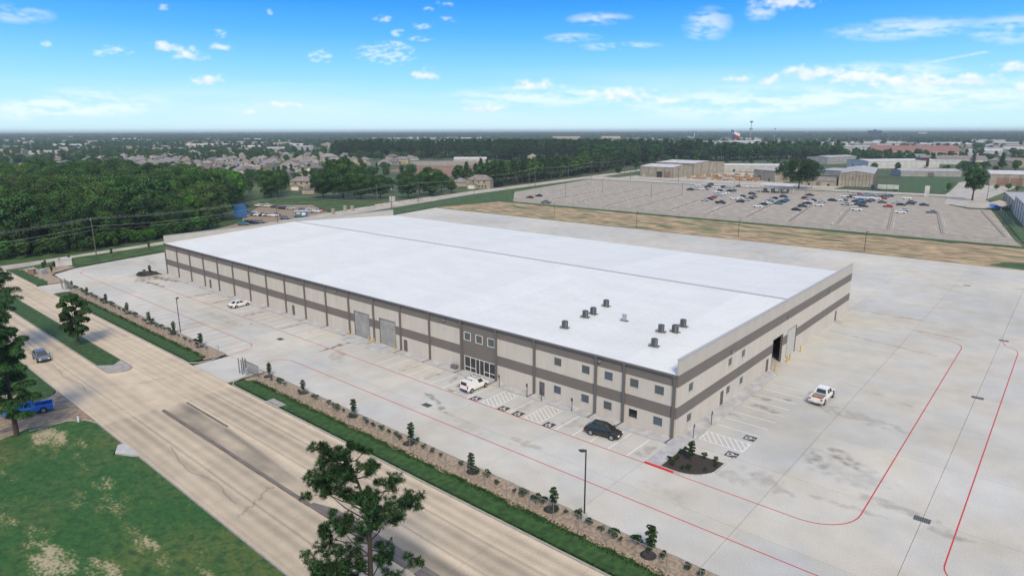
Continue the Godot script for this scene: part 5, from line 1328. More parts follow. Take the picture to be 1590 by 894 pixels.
		var tk := rf(0.75, 1.25)
		for part in 3:   # each bough carries one main spray and two smaller ones
			var cc: Vector3 = c if part == 0 else c + rdir() * V(1, 0.7, 1) * float(q[2]) * 1.5
			var cr: float = q[2] * (1.0 if part == 0 else 0.62)
			if part: w.tube(mid.lerp(c, 0.7), cc, 0.02, 0.008, 4, false)
			var nt := int(5 + 17 * cr)
			for t in nt:
				var tip := cc + rdir() * V(cr, cr * 0.75, cr) * rf(0.3, 1.3)
				w.tube(cc.lerp(tip, 0.2), tip, 0.012, 0.007, 3, false)
				var tt := rf(0.7, 1.4) * tk
				for nn in 32:
					var d := (rdir() + V(0, 0.5, 0)).normalized()
					b.col = Color(tone.r * tt * rf(0.85, 1.3), tone.g * tt, tone.b * tt)
					var f := d.cross(rdir()).normalized()
					var p := tip + d * 0.15
					var s := d * 0.18; var x := f * 0.018
					var sh := (d + (tip - cc).normalized() * 0.8 + V(0, 0.6, 0)).normalized()
					b.quadn(p - s, p - x, p + s, p + x, sh, sh, sh, sh)
	tree("tall_pine", [w.mesh(), b.mesh()], "tall ragged pine at the field edge in the foreground, crossing the road", V(-2.2, 0, 45.9), 0, Vector3.ONE, "", "needle")
	# pines at the left edge
	tree("verge_pine", pine(151, 16.4, 3.5, 2.9, 40000, 0.24, Color(0.070, 0.165, 0.066), 0.5), "dense green pine by the blue pickup on the near left", V(-64.9, 0, 54.2), 0.7, Vector3.ONE, "", "needle")
	tree("verge_pine", pine(152, 18.5, 4.6, 8.0, 26000, 0.26, Color(0.070, 0.155, 0.070), 0.5), "tall bare-stemmed pine on the left verge behind the denser pine", V(-104, 0, 48.2), 2.1, Vector3.ONE, "", "needle")
	tree("verge_pine", pine(153, 15.5, 4.4, 5.0, 22000, 0.26, Color(0.068, 0.150, 0.068), 0.55), "pine farthest along the left verge at the street corner", V(-142, 0, 50.5), 4.0, Vector3.ONE, "", "needle")
	# the tree on the median
	tree("median_tree", broadleaf(160, 9.9, 3.2, 1.3, 16000, 0.16, Color(0.055, 0.125, 0.042), 1.15), "leafy green tree standing alone on the grass median", V(-100.7, 0.1, 36.5), 1.1, V(0.95, 1, 0.95))
	# young planted trees along the fence and in the islands
	var yt := [broadleaf(170, 2.4, 0.5, 0.45, 1500, 0.075, Color(0.060, 0.120, 0.050), 1.15), broadleaf(171, 2.4, 0.46, 0.55, 1400, 0.075, Color(0.052, 0.108, 0.048), 1.2)]
	rng.seed = 88
	var young := [[-59.6, 22.2, 2.4, ""], [-49.3, 22.2, 2.2, ""], [-36.9, 22.4, 2.5, ""], [-24.8, 22.7, 2.8, ""], [-13.8, 22.5, 2.5, ""], [-2.3, 22.8, 2.7, ""], [9.1, 22.9, 3.1, ""], [20.6, 22.8, 2.6, ""], [-154.0, 22.3, 1.8, ""], [-142.8, 22.3, 1.9, ""], [-130.9, 22.4, 2.2, ""], [-117.2, 22.5, 2.4, ""], [-105.8, 22.5, 2.4, ""], [-94.8, 22.5, 2.5, ""], [-82.8, 22.6, 2.6, ""], [-188.2, 19.1, 2.3, ""], [-184.1, 20.9, 2.5, ""], [-183.1, 18.3, 2.4, ""], [-187.0, 15.9, 2.4, ""], [-177.8, 20.8, 2.4, ""], [-193.2, 12.0, 2.2, ""], [-194.0, 0.0, 2.4, ""], [-197.5, -12.5, 2.4, ""], [-155.8, 3.0, 2.6, ""], [4.3, 4.1, 2.7, ""]]
	var yl := []
	for i in young.size():
		var q: Array = young[i]
		var s: float = q[2] / 2.4
		var t := tree("young_tree", yt[i % 2], "", V(q[0], 0.07, q[1]), rf(0, TAU), V(s, s, s), "newly planted young trees")
		if q[0] == 4.3: t.set_meta("label", "young tree in the bark-covered corner island beside the red kerb")
		elif q[0] == -155.8: t.set_meta("label", "young tree in the dark planted island at the far front corner")
		elif q[0] < -160: yl.append([t, "young tree", "in the planted plot at the far gate"])
		else:
			yl.append([t, "young planted tree", "in the strip behind the fence"])
			var m := MB.new()
			m.tube(V(0, -0.02, 0), V(0, 0.08, 0), 0.85, 0.5, 12)
			var mo := obj("mulch_ring", m, M["mulch"], t)
			mo.scale = V(1 / s, 1, 1 / s)
	ordinals(yl)
	# shrubs in the planting strip, each a plant
	var sh := []
	for k in 4:
		rng.seed = 180 + k
		var st := MB.new(); var lf := MB.new()
		st.col = Color(0.09, 0.07, 0.05)
		for i in 5:
			var a := i * 1.26 + rf(-0.3, 0.3)
			var e := V(cos(a) * 0.2, rf(0.35, 0.62), sin(a) * 0.2)
			st.tube(V(0, 0, 0), e, 0.012, 0.006, 4, false)
			var tk := rf(0.75, 1.2)
			clump(lf, e, V(0.19, 0.17, 0.19), 75, 0.07, [Color(0.05, 0.115, 0.03), Color(0.04, 0.095, 0.03), Color(0.07, 0.12, 0.04), Color(0.045, 0.105, 0.035)][k] * tk)
		sh.append([st.mesh(), lf.mesh()])
	rng.seed = 190
	var sx := []
	var x := -57.6
	while x < 26: sx.append([x, 22.65]); x += 1.36
	x = -151.5
	while x < -79: sx.append([x, 22.65]); x += 1.36
	for q in [[2.6, 2.6], [2.5, 3.5], [2.6, 4.5], [2.5, 5.5], [2.7, 6.6], [4.2, 6.6], [5.2, 6.2], [6.4, 5.0], [6.6, 3.4], [6.3, 2.4], [4.6, 2.3], [3.4, 2.3], [-159.6, 2.0], [-159.8, 3.4], [-158.6, 4.8], [-157, 5.4], [-155.4, 5.8], [-154, 5.2], [-158.2, 2.0], [-156.8, 1.6], [-154.4, 2.2]]: sx.append(q)
	for q in sx:
		if q[1] > 20 and rng.randf() < 0.12: continue
		var s := rf(0.65, 1.5) if q[1] > 20 else rf(0.6, 0.95)
		var main: bool = q[1] > 20
		var t := thing("shrub", "small green shrub in the sandy strip between fence and yard" if main else "low green shrub in the dark bark of a corner island", "shrub", V(q[0] + rf(-0.4, 0.4), 0.07 if main else 0.1, q[1] + rf(-0.3, 0.3)), rf(0, TAU), "shrubs in the strip along the fence" if main else "shrubs in the corner islands")
		t.scale = V(s * rf(0.8, 1.2), s, s * rf(0.8, 1.2))
		var k := rng.randi() % 4
		obj("stem", sh[k][0], M["bark"], t); obj("foliage", sh[k][1], M["leaf"], t)
	# blades of grass on the verges, the median and the field
	var tuft := MB.new()
	rng.seed = 5
	for i in 9:
		var a := rf(0, TAU); var r := rf(0, 0.14)
		var p := V(cos(a) * r, 0, sin(a) * r)
		var d := V(rf(-0.05, 0.05), rf(0.08, 0.16), rf(-0.05, 0.05))
		var s := V(cos(a + 1.3), 0, sin(a + 1.3)) * 0.018
		tuft.col = Color(0.044, 0.125, 0.034) * rf(0.8, 1.25)
		tuft.quadn(p - s, p + s, p + d + s * 0.2, p + d - s * 0.2, V(0, 1, 0.2).normalized(), V(0, 1, 0.2).normalized(), Vector3.UP, Vector3.UP)
	var tp := []
	for i in 16000:
		var u := rng.randf()
		var edge := 27.5 - absf(rng.randfn(0.0, 0.12)) if rng.randf() < 0.4 else 24.7 + rng.randfn(0.0, 0.3)
		if u < 0.6: tp.append(V(rf(-59.8, 30), 0.10, clampf(edge, 24.1, 27.5)))
		else: tp.append(V(rf(-149, -76), 0.10, clampf(edge, 24.1, 27.5)))
	var tm := MultiMesh.new()
	tm.transform_format = MultiMesh.TRANSFORM_3D
	tm.mesh = tuft.mesh()
	tm.instance_count = tp.size()
	for i in tp.size():
		var s := rf(0.35, 0.7)
		tm.set_instance_transform(i, Transform3D(Basis(Vector3.UP, rf(0, TAU)).scaled(V(s * 1.3, s, s * 1.3)), tp[i]))
	var to := MultiMeshInstance3D.new()
	to.multimesh = tm; to.material_override = M["leaf"]
	put(to, "grass"); kind(to, "stuff")

# ---------------------------------------------------------------- fences, poles and wires
func fence(label: String, pts: Array, step: float, h: float, y: float, mesh := true) -> void:
	var f := thing("chain_link_fence", label, "fence")
	var wire := MB.new()
	for i in range(0, pts.size() - 2, 2):
		var a := V(pts[i], y, pts[i + 1]); var b := V(pts[i + 2], y, pts[i + 3])
		var n := maxi(1, int(round(a.distance_to(b) / step)))
		for k in n + 1:
			if i > 0 and k == 0: continue
			var p := a.lerp(b, k / float(n))
			var m := MB.new(); m.tube(p, p + V(0, h + 0.1, 0), 0.035, 0.035, 6); obj("post", m, M["fence_steel"], f)
		var r := MB.new(); r.tube(a + V(0, h, 0), b + V(0, h, 0), 0.022, 0.022, 5); obj("top_rail", r, M["fence_steel"], f)
		if mesh:
			var d := (b - a).normalized()
			var side := d.cross(Vector3.UP)
			var l := a.distance_to(b)
			var s := 0.0
			while s < l:
				for e in [-1.0, 1.0]:
					var p := a + d * s + V(0, 0.05 if e > 0 else h, 0)
					var q := a + d * minf(s + h * 0.95, l) + V(0, h if e > 0 else 0.05, 0)
					var t := (q - p).normalized().cross(side) * 0.003
					wire.quad(p - t, p + t, q + t, q - t)
				s += 0.16
	if mesh: kind(obj("wire_mesh", wire, M["fence_steel"], f), "stuff")
func light_pole(label: String, x: float, z: float, h: float, base: bool, turn := 0.0, group := "") -> void:
	var t := thing("light_pole", label, "lamp post", V(x, 0, z), turn, group)
	var y := 0.0
	if base:
		var c := MB.new(); c.tube(V(0, -0.1, 0), V(0, 0.85, 0), 0.32, 0.30, 14); obj("concrete_base", c, M["walk"], t)
		y = 0.85
	var p := MB.new(); p.tube(V(0, y, 0), V(0, h - 0.1, 0), 0.085, 0.07, 8); obj("post", p, M["black_metal"], t)
	var a := MB.new(); a.box(V(-0.03, h - 0.32, -0.03), V(0.32, h - 0.24, 0.03)); obj("arm", a, M["black_metal"], t)
	var l := MB.new(); l.obox(Transform3D(Basis(Vector3.BACK, 0.18), V(0.42, h - 0.12, 0)), V(0.62, 0.13, 0.42)); var o := obj("lamp_head", l, M["black_metal"], t)
	var g := MB.new(); g.obox(Transform3D(Basis(Vector3.BACK, 0.18), V(0.44, h - 0.195, 0)), V(0.5, 0.02, 0.34)); obj("lens", g, M["lamp_clear"], o)
func utility_pole(label: String, x: float, z: float, h: float, turn: float, transformer := false) -> void:
	var t := thing("utility_pole", label, "utility pole", V(x, -0.2, z), turn, "wooden utility poles along the street")
	var p := MB.new(); p.tube(V(0, 0, 0), V(0, h + 0.2, 0), 0.17, 0.11, 8); obj("post", p, M["wood_pole"], t)
	var a := MB.new(); a.box(V(-1.2, h - 0.45, 0.10), V(1.2, h - 0.32, 0.2)); obj("crossarm", a, M["wood_pole"], t)
	for k in 3:
		var i := MB.new(); i.tube(V(-1.05 + k * 1.05, h - 0.32 if k != 1 else h + 0.2, 0.15 if k != 1 else 0.0), V(-1.05 + k * 1.05, h - 0.12 if k != 1 else h + 0.38, 0.15 if k != 1 else 0.0), 0.05, 0.04, 6); obj("insulator", i, M["frame_white"], t)
	if transformer:
		var c := MB.new(); c.tube(V(0.32, h - 2.4, 0), V(0.32, h - 1.5, 0), 0.24, 0.24, 12); obj("transformer", c, M["steel"], t)
func wires(label: String, pts: Array, hs: Array, off: float, sag: float, r := 0.013) -> void:
	var b := MB.new()
	for i in pts.size() - 1:
		var p := V(pts[i][0], hs[i], pts[i][1]); var q := V(pts[i + 1][0], hs[i + 1], pts[i + 1][1])
		var s := (q - p).cross(Vector3.UP).normalized() * off
		var n := 12
		for k in n:
			var a := k / float(n); var c := (k + 1) / float(n)
			b.tube(p.lerp(q, a) + s - V(0, sag * 4 * a * (1 - a), 0), p.lerp(q, c) + s - V(0, sag * 4 * c * (1 - c), 0), r, r, 4, false)
	tag(obj("overhead_wire", b, M["wire"]), label, "power line", "wires along the street")
func build_street_furniture() -> void:
	fence("grey chain-link fence along the planting strip in front of the yard", [-63.8, 24.0, 46.0, 24.0], 3.1, 1.75, 0.07)
	fence("grey chain-link fence along the strip before the far end stalls", [-154.0, 24.0, -76.6, 24.0, -75.8, 22.4], 3.1, 1.75, 0.07)
	fence("thin chain-link fence along the near edge of the big car park", [-206, -204.4, 21, -204.4, 24, -206, 6, -318], 3.1, 2.0, -0.05)
	fence("low brown fence on the grass by the far yard corner", [-209, -121, -213, -139, -231, -191], 3.0, 1.4, -0.05)
	for q in [[-64.4, 24.0, "beside the nearer yard entrance"], [-154.8, 24.0, "beside the farther yard entrance"]]:
		var g := thing("sliding_gate", "dark steel picket gate slid open " + q[2], "gate", V(q[0], 0.05, q[1]))
		for k in 2:
			var r := MB.new(); r.box(V(-0.2, 0.35 + k * 1.5, -0.5), V(4.6, 0.42 + k * 1.5, -0.45)); obj("rail", r, M["unit_dark"], g)
		for k in 30:
			var p := MB.new(); p.box(V(-0.15 + k * 0.16, 0.15, -0.44), V(-0.12 + k * 0.16, 2.1, -0.41)); obj("picket", p, M["unit_dark"], g)
		for k in 4:
			var p := MB.new(); p.box(V(-0.3 + (k % 2) * 0.9, 0.0, -0.36 + (k / 2) * 0.7), V(-0.18 + (k % 2) * 0.9, 2.5, -0.24 + (k / 2) * 0.7)); obj("gate_post", p, M["unit_dark"], g)
		var o := MB.new(); o.box(V(1.2, 0.0, -0.2), V(1.7, 1.1, 0.2)); obj("motor_box", o, M["steel"], g)
	light_pole("tall black lamp post on a concrete base by the fence in front", 1.4, 22.1, 7.9, true, -PI / 2 - 0.4)
	light_pole("black lamp post standing among the left-hand stalls", -94.8, 21.0, 6.9, false, PI * 0.75)
	for q in [[-144.8, -165], [-99.3, -159.9], [-58.2, -162.1], [-16.0, -161.0]]: light_pole("thin black lamp post %s on the bare strip behind the yard" % ["nearest the far street", "second from the far street", "third from the far street", "nearest the right"][[-144.8, -99.3, -58.2, -16.0].find(q[0])], q[0], q[1], 6.5, false, 0.3)
	var lp := [[-196, -243.5, 8.5], [-196.6, -284, 8.5], [-157, -275, 7.5], [-152.7, -305.8, 6.5], [-57, -300, 7.5], [12.5, -255, 6.8], [-130, -330, 7.5], [-90, -340, 7.5]]
	var pl := []
	for q in lp:
		light_pole("", q[0], q[1], q[2], false, rf(0, TAU), "lamp posts in the big car park")
		pl.append([get_child(get_child_count() - 1), "thin lamp post", "inside the big car park behind"])
	ordinals(pl)
	var up := [[-182, 62, 12.2], [-194.8, 4.2, 12.2], [-209.5, -66, 12.2], [-226.5, -138, 12.2], [-241.5, -169, 10.8], [-244.5, -216, 11.4], [-256.5, -290, 12.8], [-268, -376, 13.5], [-282, -450, 13]]
	var ul := []
	for q in up:
		utility_pole("", q[0], q[1], q[2], -0.2, q[0] == -226.5)
		ul.append([get_child(get_child_count() - 1), "wooden utility pole", "on the near side of the cross street"])
	var up2 := [[-247, -145, 10.8], [-267, -296, 12], [-288.5, -373, 12.8], [-300, -440, 12.8]]
	for q in up2:
		utility_pole("", q[0], q[1], q[2], -0.2)
		ul.append([get_child(get_child_count() - 1), "wooden utility pole on the far side", "of the cross street"])
	for q in [[-238, -387, 15], [-196, -386, 11], [-150, -388, 11], [-104, -398, 11], [-58, -392, 10], [-5, -378, 9]]:
		utility_pole("", q[0], q[1], q[2], PI / 2)
		ul.append([get_child(get_child_count() - 1), "wooden utility pole", "along the road behind the car park"])
	for q in [[-600, -440, 11], [-560, -480, 11], [-520, -510, 11], [-478, -535, 11], [-430, -540, 11], [-640, -350, 11], [-705, -260, 11], [-760, -210, 11], [-500, -300, 10], [-420, -250, 10]]:
		utility_pole("", q[0], q[1], q[2], 0.6)
		ul.append([get_child(get_child_count() - 1), "distant utility pole", "in the suburb"])
	ordinals(ul)
	var line := up.slice(0, 9)
	var hs := []
	for q in line: hs.append(q[2] - 0.1)
	wires("topmost wire strung between the street poles", line, hs.map(func(h): return h + 0.4), 0.0, 1.1)
	wires("upper wire on the street side of the crossarms", line, hs, 1.05, 1.2)
	wires("upper wire on the yard side of the crossarms", line, hs, -1.05, 1.2)
	wires("thick lower cable strung between the street poles", line, hs.map(func(h): return h - 2.2), 0.15, 1.5, 0.022)
	wires("lowest thin cable strung between the street poles", line, hs.map(func(h): return h - 3.4), -0.15, 1.4)
	# posts with parking plates before the accessible stalls
	for q in [[-28.5, 1.6, "left of the first hatched bay"], [-23.0, 1.6, "right of the first hatched bay"], [-20.3, 1.6, "left of the second hatched bay"], [-14.9, 1.6, "right of the second hatched bay"], [1.7, -1.6, "beside the corner island"], [1.7, -6.9, "beyond the hatched bay at the end wall"]]:
		var side: bool = q[0] > 0
		var t := thing("parking_sign", "dark accessible parking sign on a post " + q[2], "sign", V(q[0], 0.15, q[1]), PI / 2 if side else 0.0, "accessible parking signs")
		var p := MB.new(); p.tube(V(0, 0, 0), V(0, 1.7, 0), 0.05, 0.05, 8); obj("post", p, M["black_metal"], t)
		var s := MB.new(); s.box(V(-0.16, 1.45, 0.052), V(0.16, 1.95, 0.075)); obj("plate", s, mat("sign_blue", lin(0.04, 0.06, 0.13), 0.5), t)
	# far gate corner: white cabinet, brick sign and utility boxes
	var wb := thing("equipment_cabinet", "white box cabinet on the lawn by the far street", "cabinet", V(-187.5, 0.05, 15.0), 1.35)
	var c1 := MB.new(); c1.box(V(-2.0, 0.15, -0.9), V(2.0, 2.0, 0.9)); obj("casing", c1, M["white wall"], wb)
	var c2 := MB.new(); c2.box(V(-2.1, 2.0, -1.0), V(2.1, 2.12, 1.0)); obj("lid", c2, M["white wall"], wb)
	var c3 := MB.new(); c3.box(V(-2.1, 0.0, -1.0), V(2.1, 0.15, 1.0)); obj("base", c3, M["kerb"], wb)
	var ms := thing("brick_sign", "small brick sign block at the road corner by the far gate", "sign", V(-180.9, 0.05, 24.4), 0.5)
	var m1 := MB.new(); m1.box(V(-1.0, 0.0, -0.35), V(1.0, 1.5, 0.35)); obj("block", m1, M["brick"], ms)
	var m2 := MB.new(); m2.box(V(-1.1, 1.5, -0.45), V(1.1, 1.65, 0.45)); obj("cap", m2, M["walk"], ms)
	for q in [[-178.4, 22.6, "nearest the far gate"], [-180.0, 22.0, "behind the brick sign"]]:
		var t := thing("transformer_box", "pale green utility box " + q[2], "utility box", V(q[0], 0.05, q[1]), 0.4)
		var b := MB.new(); b.box(V(-0.7, 0.1, -0.6), V(0.7, 1.25, 0.6)); obj("casing", b, M["grey wall"], t)
		var d := MB.new(); d.box(V(-0.8, 0.0, -0.7), V(0.8, 0.1, 0.7)); obj("base", d, M["walk"], t)
	var hy := thing("fire_hydrant", "small pale hydrant in the grass by the driveway", "hydrant", V(-63.6, 0.05, 47.6))
	var h1 := MB.new(); h1.tube(V(0, 0, 0), V(0, 0.62, 0), 0.13, 0.12, 10); obj("barrel", h1, M["frame_white"], hy)
	var h2 := MB.new(); h2.tube(V(0, 0.62, 0), V(0, 0.82, 0), 0.16, 0.04, 10); obj("bonnet", h2, M["frame_white"], hy)
	for s in [-1, 1]:
		var h3 := MB.new(); h3.tube(V(0, 0.42, 0), V(s * 0.22, 0.42, 0), 0.07, 0.07, 8); obj("outlet", h3, M["frame_white"], hy)

# ---------------------------------------------------------------- houses and works buildings
func gable_block(parent: Node3D, w: float, d: float, h: float, rise: float, wall: Material, roof: Material, over := 0.5, hip := 0.0) -> void:
	# centred, ridge along x
	var b := MB.new()
	var x := w / 2; var z := d / 2
	b.hexa([V(-x, 0, z), V(x, 0, z), V(x, 0, -z), V(-x, 0, -z), V(-x, h, z), V(x, h, z), V(x, h, -z), V(-x, h, -z)])
	if hip == 0.0:
		b.tri(V(x, h, z), V(x, h, -z), V(x, h + rise, 0)); b.tri(V(-x, h, -z), V(-x, h, z), V(-x, h + rise, 0))
	obj("wall", b, wall, parent)
	var r := MB.new()
	var e := x + over * 0.6; var f := z + over; var y := h - rise * over / z
	var rx := e - hip
	for k in [0.0, 0.14]:
		r.quad(V(-e, y + k, f), V(e, y + k, f), V(rx, h + rise + k, 0), V(-rx, h + rise + k, 0))
		r.quad(V(e, y + k, -f), V(-e, y + k, -f), V(-rx, h + rise + k, 0), V(rx, h + rise + k, 0))
		if hip > 0.0:
			r.tri(V(e, y + k, f), V(e, y + k, -f), V(rx, h + rise + k, 0)); r.tri(V(-e, y + k, -f), V(-e, y + k, f), V(-rx, h + rise + k, 0))
	r.quad(V(-e, y, f), V(e, y, f), V(e, y + 0.14, f), V(-e, y + 0.14, f)); r.quad(V(e, y, -f), V(-e, y, -f), V(-e, y + 0.14, -f), V(e, y + 0.14, -f))
	obj("roof", r, roof, parent)
func house(label: String, x: float, z: float, turn: float, w: float, d: float, storeys: int, wall: String, roof: String, detail: bool) -> Node3D:
	var t := thing("house", label, "house", V(x, -0.2, z), turn, "houses in the suburb beyond the cross street")
	var h := 2.9 * storeys + 0.2
	gable_block(t, w, d, h, d * 0.27, M[wall], M[roof], 0.5, d * 0.42)
	var gw := w * 0.42
	var wing := MB.new()
	var z1 := d / 2 + 2.6; var x0 := -w / 2 + 0.3
	wing.hexa([V(x0, 0, z1), V(x0 + gw, 0, z1), V(x0 + gw, 0, d / 2 - 0.5), V(x0, 0, d / 2 - 0.5), V(x0, 2.8, z1), V(x0 + gw, 2.8, z1), V(x0 + gw, 2.8, d / 2 - 0.5), V(x0, 2.8, d / 2 - 0.5)])
	wing.tri(V(x0, 2.8, z1), V(x0 + gw, 2.8, z1), V(x0 + gw / 2, 4.4, z1))
	obj("garage_wing", wing, M[wall], t)
	var wr := MB.new()
	for s in [0, 1]:
		var xa := x0 - 0.3 if s == 0 else x0 + gw + 0.3
		if s == 0: wr.quad(V(xa, 2.62, z1 + 0.4), V(x0 + gw / 2, 4.5, z1 + 0.4), V(x0 + gw / 2, 4.5, d / 2 - 1.5), V(xa, 2.62, d / 2 - 1.5))
		else: wr.quad(V(x0 + gw / 2, 4.5, z1 + 0.4), V(xa, 2.62, z1 + 0.4), V(xa, 2.62, d / 2 - 1.5), V(x0 + gw / 2, 4.5, d / 2 - 1.5))
	obj("garage_roof", wr, M[roof], t)
	var gd := MB.new(); gd.box(V(x0 + gw * 0.15, 0.05, z1 + 0.003), V(x0 + gw * 0.85, 2.2, z1 + 0.08)); obj("garage_door", gd, M["frame_white"], t)
	for s in storeys:
		for k in (3 if detail else 2):
			for e in [-1, 1]:
				var wx := lerpf(-w * 0.05 if s == 0 and e == 1 else -w * 0.38, w * 0.38, (k + 0.5) / (3.0 if detail else 2.0))
				var win := MB.new(); win.box(V(wx - 0.55, 1.0 + 2.9 * s, e * (d / 2 + 0.045) - 0.04), V(wx + 0.55, 2.3 + 2.9 * s, e * (d / 2 + 0.045) + 0.04)); obj("window", win, M["glass_window"], t)
	return t
func works(called: String, label: String, p0: Vector2, p1: Vector2, depth: float, h: float, rise: float, wall: String, roof: String, ridge_along := true, doors := [], bays := 0, band := "") -> Node3D:
	# the front runs from p0 to p1 as seen from the camera, the building lies behind it
	var d := p1 - p0
	var w := d.length()
	var mid := (p0 + p1) / 2
	var back := Vector2(d.y, -d.x).normalized()
	if back.dot(mid - Vector2(EYE.x, EYE.z)) < 0: back = -back
	var c := mid + back * depth / 2
	var t := thing(called, label, "building", V(c.x, -0.2, c.y), 0.0, "")
	t.rotation.y = -d.angle() if Vector2(d.y, -d.x).dot(back) > 0 else -d.angle() + PI
	if ridge_along: gable_block(t, w, depth, h, rise, M[wall], M[roof], 0.25)
	else:
		var g := Node3D.new(); put(g, "block", t); g.rotation.y = PI / 2
		gable_block(g, depth, w, h, rise, M[wall], M[roof], 0.25)
	for q in doors:   # [centre along the front 0..1, width, height, material]
		var m := MB.new(); var x: float = (q[0] - 0.5) * w
		m.box(V(x - q[1] / 2, 0.02, depth / 2 + 0.004), V(x + q[1] / 2, q[2], depth / 2 + 0.09)); obj("door", m, M[q[3]], t)
	for k in bays:
		var x := -w / 2 + w * k / float(bays - 1)
		var m := MB.new(); m.box(V(x - 0.12, 0, depth / 2 + 0.003), V(x + 0.12, h - 0.1, depth / 2 + 0.16)); obj("downspout", m, M["trim_dark"], t)
		var z := -depth / 2 + depth * k / float(bays - 1)
		for s in [-1, 1]:
			var n := MB.new(); n.box(V(s * (w / 2 + 0.09) - 0.085, 0, z - 0.12), V(s * (w / 2 + 0.09) + 0.085, h - 0.1, z + 0.12)); obj("downspout", n, M["trim_dark"], t)
	if band:
		var m := MB.new(); m.box(V(-w / 2 - 0.05, 0.0, depth / 2 + 0.002), V(w / 2 + 0.05, h * 0.42, depth / 2 + 0.07)); obj("lower_wall", m, M[band], t)
	return t
func build_background() -> void:
	rng.seed = 303
	works("metal_shed", "beige metal works with two dark doors at the left end of the lumber yard", Vector2(-254, -430), Vector2(-223, -429), 34, 8.7, 1.6, "putty", "white roof", true, [[0.6, 5.0, 5.0, "glass_store"], [0.84, 5.4, 5.2, "brick"], [0.12, 1.6, 2.4, "pale"]], 5)
	works("metal_shed", "taller beige shed close behind the works with two dark doors", Vector2(-262, -472), Vector2(-224, -468), 52, 10.4, 1.4, "putty", "white roof", true, [], 5)
	works("long_shed", "long low white-roofed shed behind the lumber yard", Vector2(-246, -533), Vector2(-160, -580), 26, 5.6, 1.4, "pale", "white roof", true, [[0.1, 2, 2, "glass_store"], [0.3, 2, 2, "glass_store"], [0.5, 2, 2, "glass_store"], [0.7, 2, 2, "glass_store"]])
	works("metal_shed", "small plain beige building beside the great oak", Vector2(-164, -450), Vector2(-143, -438), 14, 8.4, 0.8, "putty", "metal roof", true, [[0.3, 3.2, 4.2, "trim_dark"], [0.75, 1.4, 2.3, "glass_store"]])
	works("metal_shed", "big beige two-tone shed with grey roof at the lawn edge", Vector2(-96, -430), Vector2(-75, -434), 90, 9.0, 1.5, "putty", "metal roof", false, [[0.5, 4.0, 0.1, "trim_dark"]], 11, "beige")
	works("office_building", "low pale office with a grey roof left of the two-tone shed", Vector2(-118, -424), Vector2(-97, -426), 16, 3.4, 2.4, "beige", "brown roof", true, [[0.2, 1.6, 1.6, "glass_store"], [0.48, 2.6, 2.6, "brick"], [0.8, 1.6, 1.6, "glass_store"]])
	works("metal_shed", "white metal shed behind the two-tone shed", Vector2(-160, -700), Vector2(-134, -677), 80, 7.5, 1.4, "white wall", "white roof", false, [[0.3, 4, 4, "shutter"], [0.65, 4, 4, "shutter"]])
	works("metal_shed", "pale metal shed behind the great oak", Vector2(-215, -745), Vector2(-190, -738), 60, 8.2, 1.2, "grey wall", "metal roof", false, [[0.5, 5, 5, "shutter"]])
	works("metal_shed", "low grey shed left behind the two-tone shed", Vector2(-142, -548), Vector2(-118, -540), 36, 4.4, 1.2, "grey wall", "metal roof")
	works("metal_shed", "wide grey shed at the back of the mown lawn", Vector2(-84, -570), Vector2(-44, -594), 22, 4.6, 1.4, "grey wall", "metal roof", true, [[0.5, 5.0, 3.4, "trim_dark"]])
	var rr := works("long_hall", "long tan hall under a red tiled roof in the distance", Vector2(-222, -1076), Vector2(-112, -1112), 46, 7.0, 8.0, "cream", "red roof", true)
	for k in 14:
		var m := MB.new(); m.box(V(-40 + k * 7.0, 2.5, 23.05), V(-35 + k * 7.0, 5.0, 23.2)); obj("window", m, M["glass_store"], rr)
	works("long_shed", "tan shed with a pale teal roof in front of the red-roofed hall", Vector2(-169, -879), Vector2(-118, -894), 34, 5.6, 3.0, "cream", "teal roof")
	works("long_shed", "long white building with a brown roof right of the teal-roofed shed", Vector2(-112, -820), Vector2(-50, -838), 32, 6.0, 3.6, "white wall", "brown roof", true, [[0.85, 20, 3.0, "glass_store"]])
	works("long_shed", "brown-roofed tan building at the right end of the far row", Vector2(-47, -800), Vector2(-20, -790), 34, 6.4, 3.0, "tan", "brown roof")
	works("metal_shed", "wide beige shed with two brown doors behind the right-hand tree", Vector2(-16, -500), Vector2(26, -508), 40, 8.2, 1.6, "putty", "white roof", true, [[0.18, 7.0, 5.8, "brick"], [0.36, 7.0, 5.8, "brick"]], 6)
	works("metal_shed", "low grey annex left of the wide beige shed", Vector2(-30, -528), Vector2(-16.5, -526), 22, 6.0, 0.8, "grey wall", "metal roof", true, [[0.3, 4.5, 3.4, "yellow"]])
	works("metal_shed", "pale grey warehouse with a white roof at the right edge", Vector2(3, -372), Vector2(18, -276), 60, 5.6, 1.0, "beige", "metal roof", true, [], 8)
	works("metal_shed", "taller pale warehouse nearest the right edge", Vector2(11.5, -314), Vector2(19, -262), 50, 8.2, 1.2, "pale", "metal roof", true, [], 6)
	var ls := thing("lean_to", "pale lean-to roof with blue tarpaulins beside the right-hand warehouse", "shed", V(5.0, -0.2, -332), 1.4)
	var l1 := MB.new(); l1.hexa([V(-9, 2.2, 3), V(9, 2.2, 3), V(9, 3.6, -3), V(-9, 3.6, -3), V(-9, 2.32, 3), V(9, 2.32, 3), V(9, 3.72, -3), V(-9, 3.72, -3)]); obj("roof", l1, M["beige"], ls)
	for k in 4:
		var p := MB.new(); p.tube(V(-8.5 + k * 5.6, 0, 2.6), V(-8.5 + k * 5.6, 2.2, 2.6), 0.1, 0.1, 6); obj("post", p, M["steel"], ls)
